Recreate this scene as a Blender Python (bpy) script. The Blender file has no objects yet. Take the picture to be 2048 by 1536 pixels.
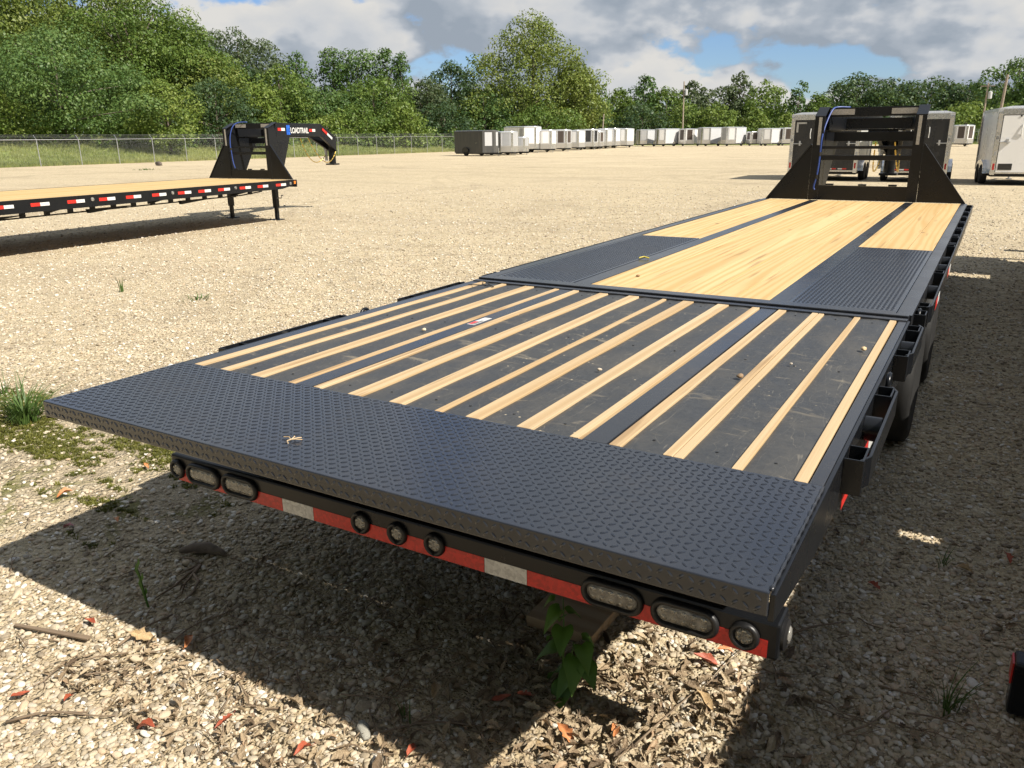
import bpy, bmesh, math, random
import numpy as np
from mathutils import Vector, Matrix, Euler
random.seed(7); RNG = np.random.default_rng(11)
R = math.radians
S = bpy.context.scene
C = S.collection

# ------------------------------------------------------------------ camera
cam_d = bpy.data.cameras.new('camera'); cam = bpy.data.objects.new('camera', cam_d); C.objects.link(cam)
yaw, pitch, roll = 0.5344, 0.3009, -0.0102
CAM = Vector((1.4754, -1.4063, 1.6936)); FPX = 1592.46
_f = Vector((-math.sin(yaw)*math.cos(pitch), math.cos(yaw)*math.cos(pitch), -math.sin(pitch)))
_r0 = Vector((math.cos(yaw), math.sin(yaw), 0)); _u0 = _r0.cross(_f)
_r = _r0*math.cos(roll)+_u0*math.sin(roll); _u = -_r0*math.sin(roll)+_u0*math.cos(roll)
M = Matrix((_r, _u, -_f)).transposed().to_4x4(); M.translation = CAM
cam.matrix_world = M
cam_d.sensor_width = 36; cam_d.lens = 36*FPX/2048; cam_d.clip_start = 0.05; cam_d.clip_end = 6000
S.camera = cam
S.render.resolution_x = 1024; S.render.resolution_y = 768

# ------------------------------------------------------------------ sun, sky, exposure
SUN = Vector((0.697, -0.045, 0.715)).normalized()
sun_d = bpy.data.lights.new('sun', 'SUN'); sun_d.energy = 5.0; sun_d.angle = R(0.53); sun_d.color = (1.0, .93, .82)
sun = bpy.data.objects.new('sun', sun_d); C.objects.link(sun)
sun.rotation_euler = SUN.to_track_quat('Z', 'Y').to_euler(); sun.location = (20, -2, 30)
S.view_settings.view_transform = 'Standard'; S.view_settings.look = 'None'
S.view_settings.exposure = 0.68; S.view_settings.gamma = 1.0; S.view_settings.use_curve_mapping = False

W = bpy.data.worlds.new('World'); S.world = W; W.use_nodes = True
SEEDX = 117.9
def build_world():
    nt = W.node_tree; N = nt.nodes; L = nt.links; N.clear()
    def n(t, **k):
        o = N.new(t)
        for a, b in k.items(): setattr(o, a, b)
        return o
    def math_(op, a, b=None, c=None):
        m = n('ShaderNodeMath', operation=op)
        for i, v in enumerate((a, b, c)):
            if v is None: continue
            if isinstance(v, (int, float)): m.inputs[i].default_value = v
            else: L.new(v, m.inputs[i])
        return m.outputs[0]
    out = n('ShaderNodeOutputWorld')
    sky = n('ShaderNodeTexSky', sky_type='NISHITA'); sky.sun_disc = False
    sky.sun_elevation = math.asin(SUN.z); sky.sun_rotation = math.atan2(SUN.x, SUN.y)
    sky.air_density = 1.0; sky.dust_density = .35; sky.ozone_density = 2.0
    bg = n('ShaderNodeBackground'); bg.inputs[1].default_value = 0.062
    tint = n('ShaderNodeMix', data_type='RGBA', blend_type='MULTIPLY'); tint.inputs[0].default_value = 1.0; tint.inputs[7].default_value = (.80, .95, 1.22, 1)
    L.new(sky.outputs[0], tint.inputs[6]); L.new(tint.outputs[2], bg.inputs[0])
    tc = n('ShaderNodeTexCoord'); sep = n('ShaderNodeSeparateXYZ'); L.new(tc.outputs['Generated'], sep.inputs[0])
    # cumulus field over the whole dome
    def field(off, det, sc=6.2):
        cmb = n('ShaderNodeCombineXYZ')
        L.new(math_('ADD', sep.outputs[0], off[0]), cmb.inputs[0]); L.new(math_('ADD', sep.outputs[1], off[1]), cmb.inputs[1])
        L.new(math_('ADD', math_('MULTIPLY', sep.outputs[2], 1.75), off[2]), cmb.inputs[2])
        t = n('ShaderNodeTexNoise'); t.inputs['Scale'].default_value = sc; t.inputs['Detail'].default_value = det
        t.inputs['Roughness'].default_value = .53; t.inputs['Distortion'].default_value = .0
        L.new(cmb.outputs[0], t.inputs['Vector']); return t.outputs['Fac']
    OFF = (SEEDX, 0.0, 0.0)
    d0 = field(OFF, 10.0); d1 = field((OFF[0]+.03, OFF[1]-.01, OFF[2]+.06), 4.0)
    cov = n('ShaderNodeMapRange'); cov.interpolation_type = 'SMOOTHSTEP'
    L.new(d0, cov.inputs[0]); cov.inputs[1].default_value = .425; cov.inputs[2].default_value = .48
    lit = math_('SUBTRACT', d0, d1)
    lr = n('ShaderNodeMapRange'); L.new(lit, lr.inputs[0]); lr.inputs[1].default_value = -.065; lr.inputs[2].default_value = .10
    thick = n('ShaderNodeMapRange'); L.new(d0, thick.inputs[0]); thick.inputs[1].default_value = .50; thick.inputs[2].default_value = .70
    thick.inputs[3].default_value = 1.0; thick.inputs[4].default_value = .50
    sh = math_('MULTIPLY', lr.outputs[0], thick.outputs[0])
    ramp = n('ShaderNodeValToRGB'); L.new(sh, ramp.inputs[0])
    e = ramp.color_ramp.elements
    e[0].position = 0.0; e[0].color = (.45, .52, .61, 1)
    e[1].position = 1.0; e[1].color = (1.0, .98, .94, 1)
    m = e.new(.35); m.color = (.58, .64, .72, 1)
    m2 = e.new(.6); m2.color = (.80, .83, .87, 1)
    bgc = n('ShaderNodeBackground'); bgc.inputs[1].default_value = .46; L.new(ramp.outputs[0], bgc.inputs[0])
    # thin milky haze low down
    hz = n('ShaderNodeMapRange'); hz.interpolation_type = 'SMOOTHSTEP'; L.new(sep.outputs[2], hz.inputs[0])
    hz.inputs[1].default_value = .22; hz.inputs[2].default_value = 0.0; hz.inputs[3].default_value = 0.0; hz.inputs[4].default_value = .35
    fac = math_('MAXIMUM', cov.outputs[0], 0.0)
    mix = n('ShaderNodeMixShader'); L.new(fac, mix.inputs[0]); L.new(bg.outputs[0], mix.inputs[1]); L.new(bgc.outputs[0], mix.inputs[2])
    L.new(mix.outputs[0], out.inputs[0])
build_world()

# ------------------------------------------------------------------ measuring helper: pixel of the 2048 photo -> point of the place
def gp(px, py, z=0.0):
    v = _f + _r*((px-1024)/FPX) - _u*((py-768)/FPX)
    t = (z-CAM.z)/v.z
    return CAM + v*t
def at_range(px, d):          # ground point straight under image column px at horizontal distance d
    v = _f + _r*((px-1024)/FPX) - _u*((275-768)/FPX); v.z = 0; v.normalize()
    return Vector((CAM.x+v.x*d, CAM.y+v.y*d, 0))
def height_of(px, py, d):     # height of something seen at pixel, horizontal distance d
    v = _f + _r*((px-1024)/FPX) - _u*((py-768)/FPX)
    return CAM.z + v.z/math.hypot(v.x, v.y)*d

# ------------------------------------------------------------------ material helpers
class NT:
    def __init__(s, name):
        s.m = bpy.data.materials.new(name); s.m.use_nodes = True
        s.t = s.m.node_tree; s.N = s.t.nodes; s.L = s.t.links
        s.b = s.N['Principled BSDF']; s.out = s.N['Material Output']
        s.tc = None
    def n(s, t, **k):
        o = s.N.new(t)
        for a, b in k.items(): setattr(o, a, b)
        return o
    def set(s, node, key, v):
        if isinstance(v, bpy.types.NodeSocket): s.L.new(v, node.inputs[key])
        else: node.inputs[key].default_value = v
    def coord(s, kind='Object', scale=(1, 1, 1), loc=(0, 0, 0), rot=(0, 0, 0)):
        if s.tc is None: s.tc = s.n('ShaderNodeTexCoord')
        mp = s.n('ShaderNodeMapping'); s.L.new(s.tc.outputs[kind], mp.inputs[0])
        mp.inputs['Scale'].default_value = scale; mp.inputs['Location'].default_value = loc; mp.inputs['Rotation'].default_value = rot
        return mp.outputs[0]
    def world(s, scale=(1, 1, 1)):
        g = s.n('ShaderNodeNewGeometry'); mp = s.n('ShaderNodeMapping'); s.L.new(g.outputs['Position'], mp.inputs[0])
        mp.inputs['Scale'].default_value = scale; return mp.outputs[0]
    def noise(s, vec, scale, detail=4, rough=.55, dist=0.0):
        t = s.n('ShaderNodeTexNoise'); s.L.new(vec, t.inputs['Vector'])
        t.inputs['Scale'].default_value = scale; t.inputs['Detail'].default_value = detail
        t.inputs['Roughness'].default_value = rough; t.inputs['Distortion'].default_value = dist
        return t.outputs['Fac']
    def voro(s, vec, scale, feature='F1', out='Distance'):
        t = s.n('ShaderNodeTexVoronoi', feature=feature); s.L.new(vec, t.inputs['Vector']); t.inputs['Scale'].default_value = scale
        return t.outputs[out]
    def ramp(s, fac, stops):
        r = s.n('ShaderNodeValToRGB'); s.L.new(fac, r.inputs[0]); e = r.color_ramp.elements
        e[0].position, e[0].color = stops[0][0], (*stops[0][1], 1)
        e[1].position, e[1].color = stops[-1][0], (*stops[-1][1], 1)
        for p, c in stops[1:-1]: x = e.new(p); x.color = (*c, 1)
        return r.outputs[0]
    def rng(s, v, a, b, c=0., d=1., smooth=False):
        m = s.n('ShaderNodeMapRange'); s.L.new(v, m.inputs[0])
        if smooth: m.interpolation_type = 'SMOOTHSTEP'
        for i, x in enumerate((a, b, c, d)): m.inputs[i+1].default_value = x
        return m.outputs[0]
    def mix(s, fac, a, b, mode='MIX'):
        m = s.n('ShaderNodeMix', data_type='RGBA', blend_type=mode); s.set(m, 0, fac)
        for i, v in ((6, a), (7, b)):
            if isinstance(v, bpy.types.NodeSocket): s.L.new(v, m.inputs[i])
            else: m.inputs[i].default_value = (*v, 1)
        return m.outputs[2]
    def math(s, op, a, b=None):
        m = s.n('ShaderNodeMath', operation=op)
        for i, v in enumerate((a, b)):
            if v is not None: s.set(m, i, v)
        return m.outputs[0]
    def bump(s, h, strength=.3, dist=.01):
        b = s.n('ShaderNodeBump'); s.L.new(h, b.inputs['Height']); b.inputs['Strength'].default_value = strength; b.inputs['Distance'].default_value = dist
        s.L.new(b.outputs[0], s.b.inputs['Normal']); return b
    def base(s, v): s.set(s.b, 'Base Color', v if isinstance(v, bpy.types.NodeSocket) else (*v, 1))
    def rough(s, v): s.set(s.b, 'Roughness', v)

def simple(name, col, rough=.5, metal=0., bump=0., bscale=200, var=.15, vscale=6.):
    m = NT(name); v = m.coord('Object')
    f = m.noise(v, vscale, 5)
    c = m.mix(m.rng(f, .3, .7), tuple(x*(1-var) for x in col), tuple(min(1, x*(1+var)) for x in col))
    m.base(c); m.b.inputs['Metallic'].default_value = metal
    m.rough(m.rng(m.noise(v, vscale*2.7, 4), .3, .7, max(.02, rough-.06), rough+.08))
    if bump: m.bump(m.noise(v, bscale, 2), bump, .002)
    return m.m

def black_paint(name, col=(.016, .017, .020), rough=.30, dust=.10, coat=.3):
    m = NT(name); v = m.world()
    f = m.noise(v, 2.3, 6, .6); g = m.noise(v, 37, 4, .6)
    d = m.math('MULTIPLY', m.rng(f, .42, .75), m.rng(g, .35, .7))
    m.base(m.mix(m.math('MULTIPLY', d, dust), col, (.32, .27, .20)))
    m.rough(m.rng(f, .3, .75, rough-.06, rough+.12))
    m.b.inputs['Specular IOR Level'].default_value = .34; m.b.inputs['Coat IOR'].default_value = 1.5
    m.b.inputs['Coat Weight'].default_value = coat; m.b.inputs['Coat Roughness'].default_value = .20
    m.bump(m.noise(v, 130, 2), .06, .002)
    return m.m

MAT = {}
MAT['black'] = black_paint('black_paint', (.007, .008, .010), .28, .02, .0)
MAT['deckblack'] = black_paint('deck_black_paint', (.022, .024, .029), .26, .12, .35)
MAT['tread'] = black_paint('tread_plate_paint', (.018, .022, .031), .23, .06, .6)
MAT['satin'] = black_paint('satin_black', (.018, .018, .018), .45, .12)
MAT['rubber_black'] = simple('grommet_rubber', (.012, .012, .013), .42, 0, .1, 300)
MAT['tyre'] = simple('tyre_rubber', (.007, .007, .007), .7, 0, .3, 80)
MAT['chrome'] = simple('bright_aluminium', (.70, .70, .70), .22, 1., .05, 60, .08)
MAT['galv'] = simple('galvanised_steel', (.52, .53, .54), .42, .85, .1, 40, .12)
MAT['red_tape'] = None
def tape(name, col):
    m = NT(name); v = m.coord('Object', (60, 60, 60))
    c = m.voro(v, 1.6, 'F1', 'Color'); s = m.n('ShaderNodeSeparateColor'); m.L.new(c, s.inputs[0])
    m.base(m.mix(m.rng(s.outputs[0], 0, 1), tuple(x*.8 for x in col), tuple(min(1, x*1.15) for x in col)))
    m.rough(.28); m.bump(s.outputs[1], .15, .001); return m.m
MAT['red_tape'] = tape('red_reflective_tape', (.62, .030, .022))
MAT['white_tape'] = tape('white_reflective_tape', (.66, .66, .64))
MAT['grey_tape'] = tape('grey_reflective_tape', (.42, .41, .38))
MAT['amber'] = simple('amber_lens', (.75, .22, .03), .25)
MAT['redlens'] = simple('red_lens', (.42, .02, .02), .2)
MAT['bluehose'] = simple('blue_hose', (.030, .065, .26), .4)
MAT['gold'] = simple('gold_zinc_chain', (.62, .42, .10), .35, .9)
def lens():
    m = NT('clear_lamp_lens'); v = m.coord('Object', (1, 1, 1))
    c = m.voro(v, 42, 'SMOOTH_F1'); c2 = m.voro(v, 190, 'F1')
    m.base(m.mix(m.rng(c, .1, .75), (.34, .33, .30), (.07, .066, .06))); m.rough(.16)
    m.b.inputs['Coat Weight'].default_value = .8; m.b.inputs['Coat Roughness'].default_value = .05
    m.bump(m.math('ADD', c, m.math('MULTIPLY', c2, .4)), .7, .006); return m.m
MAT['lens'] = lens()
MAT['led'] = simple('led_reflector', (.42, .40, .35), .18, .7, .2, 120, .3, 60)

def wood(name, a, b, dark, knots=True, gscale=1.0):
    """softwood plank: grain runs along local Y, each board shifted by its object random"""
    m = NT(name); oi = m.n('ShaderNodeObjectInfo')
    if m.tc is None: m.tc = m.n('ShaderNodeTexCoord')
    cmb = m.n('ShaderNodeCombineXYZ')
    m.L.new(m.math('MULTIPLY', oi.outputs['Random'], 13.0), cmb.inputs[0]); m.L.new(m.math('MULTIPLY', oi.outputs['Random'], 71.0), cmb.inputs[1])
    add = m.n('ShaderNodeVectorMath', operation='ADD'); m.L.new(m.tc.outputs['Object'], add.inputs[0]); m.L.new(cmb.outputs[0], add.inputs[1])
    def mp(sc):
        q = m.n('ShaderNodeMapping'); m.L.new(add.outputs[0], q.inputs[0]); q.inputs['Scale'].default_value = sc; return q.outputs[0]
    big = m.noise(mp((4.0, .42, 4.)), 1.0*gscale, 3, .5, .6)
    # cathedral rings out of a distorted distance field
    w = m.n('ShaderNodeTexWave', wave_type='BANDS', bands_direction='X'); m.L.new(mp((1.0, .05, 1)), w.inputs[0])
    w.inputs['Scale'].default_value = 5*gscale; w.inputs['Distortion'].default_value = 15.0; w.inputs['Detail'].default_value = 1.5; w.inputs['Detail Scale'].default_value = .8
    fine = m.noise(mp((170, 2.2, 170)), 1.0, 4, .6)
    c = m.mix(m.rng(w.outputs['Fac'], .35, .98, 0, 1), a, b)
    c = m.mix(m.math('MULTIPLY', m.rng(fine, .45, .75), .30), c, dark)
    c = m.mix(m.math('MULTIPLY', m.rng(big, .50, .72), .45), c, tuple(x*.78 for x in b))
    if knots:
        kv = m.n('ShaderNodeTexVoronoi', feature='F1'); m.L.new(mp((5.0, 1.6, 5.)), kv.inputs['Vector']); kv.inputs['Scale'].default_value = 1.0
        k = m.rng(kv.outputs['Distance'], .03, .12, 1., 0., True)
        ks = m.n('ShaderNodeSeparateColor'); m.L.new(kv.outputs['Color'], ks.inputs[0])
        k = m.math('MULTIPLY', k, m.rng(ks.outputs[0], .45, .5))
        c = m.mix(m.math('MULTIPLY', k, .8), c, (.16, .075, .03))
        st = m.noise(mp((22, .9, 22)), 1.0, 2, .5)
        c = m.mix(m.rng(st, .64, .70, 0, .6), c, (.22, .13, .06))     # short dark streaks and checks
    tone = m.mix(m.math('MULTIPLY', oi.outputs['Random'], .45), c, (a[0]*.72, a[1]*.62, a[2]*.48))
    m.base(tone); m.rough(.62); m.b.inputs['Specular IOR Level'].default_value = .3
    m.bump(fine, .25, .002); return m.m
MAT['plank'] = wood('pine_deck', (.63, .465, .235), (.53, .355, .15), (.35, .21, .085))
MAT['strip'] = wood('sawn_pine_strip', (.57, .44, .275), (.46, .33, .185), (.25, .165, .09))
MAT['block'] = wood('weathered_block', (.58, .44, .29), (.44, .31, .19), (.16, .105, .065))
def rubber_deck():
    m = NT('rubber_infill'); v = m.world()
    f = m.noise(v, 3.0, 7, .65, .4); g = m.noise(v, 55, 5, .65); st = m.noise(m.world((2.2, 9, 1)), 1.7, 5, .6, .8)
    c = m.mix(m.rng(g, .35, .7), (.034, .036, .038), (.052, .053, .053))
    c = m.mix(m.rng(f, .46, .72, 0, .28), c, (.15, .135, .11))
    c = m.mix(m.rng(st, .61, .70, 0, .40), c, (.31, .26, .18))
    sp = m.voro(v, 21); c = m.mix(m.math('MULTIPLY', m.rng(sp, .05, .11, 1, 0), m.rng(m.noise(v, 1.9, 2), .52, .6)), c, (.40, .34, .24))
    sc = m.n('ShaderNodeTexNoise'); m.L.new(m.world((14, 2.0, 1)), sc.inputs[0]); sc.inputs['Scale'].default_value = 1.; sc.inputs['Detail'].default_value = 1; sc.inputs['Distortion'].default_value = 2.2
    c = m.mix(m.rng(m.math('ABSOLUTE', m.math('SUBTRACT', sc.outputs['Fac'], .5)), .0, .006, .30, 0), c, (.30, .27, .21))
    m.base(c); m.rough(m.rng(f, .3, .7, .38, .56)); m.bump(g, .18, .003); return m.m
MAT['rubber'] = rubber_deck()

def painted(name, col, rough=.28, dust=.12):
    m = NT(name); v = m.coord('Object')
    f = m.noise(v, .9, 5, .6); g = m.noise(m.coord('Object', (3, 3, .35)), 1.6, 4, .6)
    m.base(m.mix(m.math('MULTIPLY', m.rng(g, .4, .75), dust), col, (.33, .29, .22))); m.rough(m.rng(f, .3, .7, rough-.05, rough+.1))
    return m.m
MAT['white'] = painted('white_trailer_skin', (.80, .80, .79), .28, .04)
MAT['charcoal'] = painted('charcoal_trailer_skin', (.060, .061, .060), .35)
MAT['blackskin'] = painted('black_trailer_skin', (.020, .021, .023), .22, .06)
MAT['silver'] = painted('silver_trailer_skin', (.50, .51, .52), .30)
MAT['grey'] = painted('grey_trailer_skin', (.36, .37, .38), .32)
MAT['brown'] = painted('dark_brown_panel', (.060, .045, .038), .3)
MAT['palegrey'] = painted('pale_grey_skin', (.60, .60, .58), .32)
MAT['roofskin'] = simple('roof_metal', (.62, .64, .66), .30, .5, 0, 1, .06)
def stoneguard():
    m = NT('stone_guard_checker'); v = m.coord('Object', (1, 1, 1), (0, 0, 0), (0, R(45), 0))
    c = m.voro(v, 22); m.base((.66, .64, .60)); m.b.inputs['Metallic'].default_value = .85; m.rough(.30); m.bump(c, .5, .01); return m.m
MAT['guard'] = stoneguard()

# ------------------------------------------------------------------ mesh builder and object helpers
class MB:
    def __init__(s): s.v = []; s.f = []
    def add(s, vs, fs):
        o = len(s.v); s.v += [tuple(p) for p in vs]; s.f += [tuple(i+o for i in f) for f in fs]; return s
    def box(s, x0, x1, y0, y1, z0, z1):
        return s.add([(x0, y0, z0), (x1, y0, z0), (x1, y1, z0), (x0, y1, z0), (x0, y0, z1), (x1, y0, z1), (x1, y1, z1), (x0, y1, z1)],
                     [(0, 3, 2, 1), (4, 5, 6, 7), (0, 1, 5, 4), (1, 2, 6, 5), (2, 3, 7, 6), (3, 0, 4, 7)])
    def prism(s, poly, ax, a, b):
        """poly: 2-D outline, extruded along axis ax ('x','y','z') from a to b"""
        def P(u, w, t): return {'x': (t, u, w), 'y': (u, t, w), 'z': (u, w, t)}[ax]
        n = len(poly); vs = [P(u, w, a) for u, w in poly]+[P(u, w, b) for u, w in poly]
        fs = [tuple(range(n))[::-1], tuple(range(n, 2*n))]+[(i, (i+1) % n, n+(i+1) % n, n+i) for i in range(n)]
        return s.add(vs, fs)
    def hull(s, lo, hi):
        """loft between two equal-length 3-D rings with caps"""
        n = len(lo)
        return s.add(list(lo)+list(hi), [tuple(range(n))[::-1], tuple(range(n, 2*n))]+[(i, (i+1) % n, n+(i+1) % n, n+i) for i in range(n)])
    def tube(s, pts, r, n=8, caps=True):
        pts = [Vector(p) for p in pts]; rs = r if isinstance(r, (list, tuple)) else [r]*len(pts)
        vs = []; up = None
        for i, p in enumerate(pts):
            d = (pts[min(i+1, len(pts)-1)]-pts[max(i-1, 0)]).normalized()
            if up is None or abs(up.dot(d)) > .98: up = Vector((0, 0, 1)) if abs(d.z) < .9 else Vector((1, 0, 0))
            a = d.cross(up).normalized(); b = a.cross(d).normalized(); up = b
            for k in range(n):
                t = 2*math.pi*k/n; vs.append(p+(a*math.cos(t)+b*math.sin(t))*rs[i])
        fs = [(i*n+k, i*n+(k+1) % n, (i+1)*n+(k+1) % n, (i+1)*n+k) for i in range(len(pts)-1) for k in range(n)]
        if caps: fs += [tuple(range(n))[::-1], tuple((len(pts)-1)*n+k for k in range(n))]
        return s.add(vs, fs)
    def lathe(s, prof, c, axis='x', n=24):
        """prof: list of (r, t) along axis"""
        vs = []
        for r, t in prof:
            for k in range(n):
                a = 2*math.pi*k/n; u, w = r*math.cos(a), r*math.sin(a)
                vs.append({'x': (c[0]+t, c[1]+u, c[2]+w), 'y': (c[0]+u, c[1]+t, c[2]+w), 'z': (c[0]+u, c[1]+w, c[2]+t)}[axis])
        fs = [(i*n+k, i*n+(k+1) % n, (i+1)*n+(k+1) % n, (i+1)*n+k) for i in range(len(prof)-1) for k in range(n)]
        fs += [tuple(range(n))[::-1], tuple((len(prof)-1)*n+k for k in range(n))]
        return s.add(vs, fs)
    def mesh(s, name):
        me = bpy.data.meshes.new(name); me.from_pydata(s.v, [], s.f)
        bm = bmesh.new(); bm.from_mesh(me); bmesh.ops.recalc_face_normals(bm, faces=bm.faces); bm.to_mesh(me); bm.free()
        return me
    def build(s, name, mat, parent=None, smooth=False, bevel=0, label=None):
        me = s.mesh(name); me.materials.append(MAT[mat] if isinstance(mat, str) else mat)
        return link(name, me, parent, smooth, bevel, label)
def link(name, me, parent=None, smooth=False, bevel=0, label=None):
    o = bpy.data.objects.new(name, me); C.objects.link(o)
    if parent is not None: o.parent = parent
    if smooth:
        me.polygons.foreach_set('use_smooth', [True]*len(me.polygons))
        if smooth == 'auto':
            me.set_sharp_from_angle(angle=R(40))
    if bevel:
        b = o.modifiers.new('bevel', 'BEVEL'); b.width = bevel; b.segments = 2; b.limit_method = 'ANGLE'; b.harden_normals = False
    if label: o['label'] = label
    return o
def empty(name, loc=(0, 0, 0), rz=0.0):
    o = bpy.data.objects.new(name, None); C.objects.link(o); o.location = loc; o.rotation_euler = (0, 0, rz); o.empty_display_size = .2; return o
def tag(o, label=None, cat=None, group=None, kind=None):
    if label: o['label'] = label
    if cat: o['category'] = cat
    if group: o['group'] = group
    if kind: o['kind'] = kind
    return o
def copy_tree(o, parent=None):
    c = o.copy(); C.objects.link(c)
    if parent is not None: c.parent = parent
    for ch in o.children: copy_tree(ch, c)
    return c

# ------------------------------------------------------------------ ground
def gravel_mat():
    m = NT('gravel'); g = m.n('ShaderNodeNewGeometry'); P = g.outputs['Position']
    far1 = m.noise(P, 9.0, 3, .7); far2 = m.noise(P, 2.2, 4, .7)
    big = m.noise(P, .045, 4, .5); mid = m.noise(P, .55, 5, .6, .3); cl = m.noise(P, 3.1, 5, .6)
    tr = m.noise(m.world((.05, .55, 1)), 1.0, 4, .55, .5)           # long wheel-worn streaks
    v1 = m.n('ShaderNodeTexVoronoi', feature='F1'); m.L.new(P, v1.inputs['Vector']); v1.inputs['Scale'].default_value = 34
    s1 = m.n('ShaderNodeSeparateColor'); m.L.new(v1.outputs['Color'], s1.inputs[0])
    v2 = m.n('ShaderNodeTexVoronoi', feature='F1'); m.L.new(P, v2.inputs['Vector']); v2.inputs['Scale'].default_value = 90
    s2 = m.n('ShaderNodeSeparateColor'); m.L.new(v2.outputs['Color'], s2.inputs[0])
    v3 = m.n('ShaderNodeTexVoronoi', feature='F1'); m.L.new(P, v3.inputs['Vector']); v3.inputs['Scale'].default_value = 7.5
    s3 = m.n('ShaderNodeSeparateColor'); m.L.new(v3.outputs['Color'], s3.inputs[0])
    st = m.ramp(s1.outputs[0], [(0, (.25, .20, .125)), (.2, (.44, .355, .22)), (.5, (.565, .465, .295)), (.78, (.645, .55, .365)), (1, (.78, .715, .55))])
    fine = m.ramp(s2.outputs[0], [(0, (.37, .29, .18)), (.5, (.555, .45, .28)), (1, (.69, .60, .41))])
    c = m.mix(.45, st, fine)
    c = m.mix(m.rng(s3.outputs[0], .45, 1, 0, .32), c, (.66, .58, .43)); c = m.mix(m.rng(s3.outputs[1], .78, 1, 0, .45), c, (.27, .205, .13))
    c = m.mix(m.rng(mid, .35, .7, 0, .35), c, (.51, .42, .29))
    c = m.mix(m.rng(tr, .50, .66, 0, .35), c, (.36, .295, .205))
    c = m.mix(m.rng(big, .42, .62, 0, .38), c, (.60, .505, .35))
    c = m.mix(m.rng(cl, .60, .74, 0, .35), c, (.25, .20, .135))
    c = m.mix(m.rng(far1, .50, .70, 0, .38), c, (.29, .235, .16)); c = m.mix(m.rng(far1, .47, .33, 0, .4), c, (.74, .66, .50)); c = m.mix(m.rng(far2, .52, .70, 0, .28), c, (.38, .31, .22))
    pat = m.noise(P, .21, 5, .62, .8); c = m.mix(m.rng(pat, .53, .66, 0, .42, True), c, (.36, .295, .20)); c = m.mix(m.rng(pat, .44, .34, 0, .35, True), c, (.66, .56, .38))
    # faint wheel tracks wandering over the lot
    for sc_, off, amp in ((.07, 0., .30), (.045, 9., .35), (.10, 23., .22)):
        tn = m.n('ShaderNodeTexNoise'); mp = m.n('ShaderNodeMapping'); m.L.new(P, mp.inputs[0]); mp.inputs['Location'].default_value = (off, off, 0); m.L.new(mp.outputs[0], tn.inputs[0])
        tn.inputs['Scale'].default_value = sc_; tn.inputs['Detail'].default_value = 1.0; tn.inputs['Distortion'].default_value = .6
        e_ = m.math('ABSOLUTE', m.math('SUBTRACT', tn.outputs['Fac'], .5)); e2 = m.math('ABSOLUTE', m.math('SUBTRACT', e_, .009))
        k_ = m.math('MULTIPLY', m.rng(e2, .0012, .005, 1, 0, True), m.rng(cl, .38, .62)); c = m.mix(m.math('MULTIPLY', k_, amp), c, (.27, .215, .145))
    # damp loamy soil with moss along the trailer's tail
    sp = m.n('ShaderNodeSeparateXYZ'); m.L.new(P, sp.inputs[0])
    dx = m.math('MULTIPLY', m.math('ADD', sp.outputs[0], 2.9), .48); dy = m.math('MULTIPLY', m.math('SUBTRACT', sp.outputs[1], 1.0), .95)
    r2 = m.math('ADD', m.math('MULTIPLY', dx, dx), m.math('MULTIPLY', dy, dy))
    wob = m.noise(P, 1.4, 5, .6)
    soil = m.rng(m.math('ADD', r2, m.math('MULTIPLY', wob, 1.5)), 1.0, 1.8, 1, 0, True)
    c = m.mix(m.math('MULTIPLY', soil, .55), c, m.mix(m.rng(cl, .35, .65), (.20, .165, .115), (.36, .30, .21)))
    ms = m.math('MULTIPLY', soil, m.rng(m.noise(P, 2.6, 5, .6, .3), .52, .60, 0, 1, True))
    c = m.mix(m.math('MULTIPLY', ms, .75), c, (.12, .125, .022))
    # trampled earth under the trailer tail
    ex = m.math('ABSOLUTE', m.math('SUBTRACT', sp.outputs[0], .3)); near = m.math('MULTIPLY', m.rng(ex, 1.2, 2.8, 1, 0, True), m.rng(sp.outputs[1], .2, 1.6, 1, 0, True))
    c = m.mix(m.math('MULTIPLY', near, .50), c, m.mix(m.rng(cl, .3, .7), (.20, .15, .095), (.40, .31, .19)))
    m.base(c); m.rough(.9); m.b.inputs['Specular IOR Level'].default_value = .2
    h = m.math('ADD', m.rng(v1.outputs['Distance'], 0, .6, 1, 0), m.math('MULTIPLY', m.rng(v2.outputs['Distance'], 0, .6, 1, 0), .5))
    h = m.math('ADD', h, m.math('MULTIPLY', m.rng(v3.outputs['Distance'], 0, .6, 1, 0), .6))
    h = m.math('ADD', h, m.math('MULTIPLY', mid, 1.2))
    m.bump(h, .85, .022); return m.m
MAT['gravel'] = gravel_mat()
g = MB(); g.add([(-1500, -1500, 0), (1500, -1500, 0), (1500, 2500, 0), (-1500, 2500, 0)], [(0, 1, 2, 3)])
tag(g.build('ground', 'gravel'), kind='structure')

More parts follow.
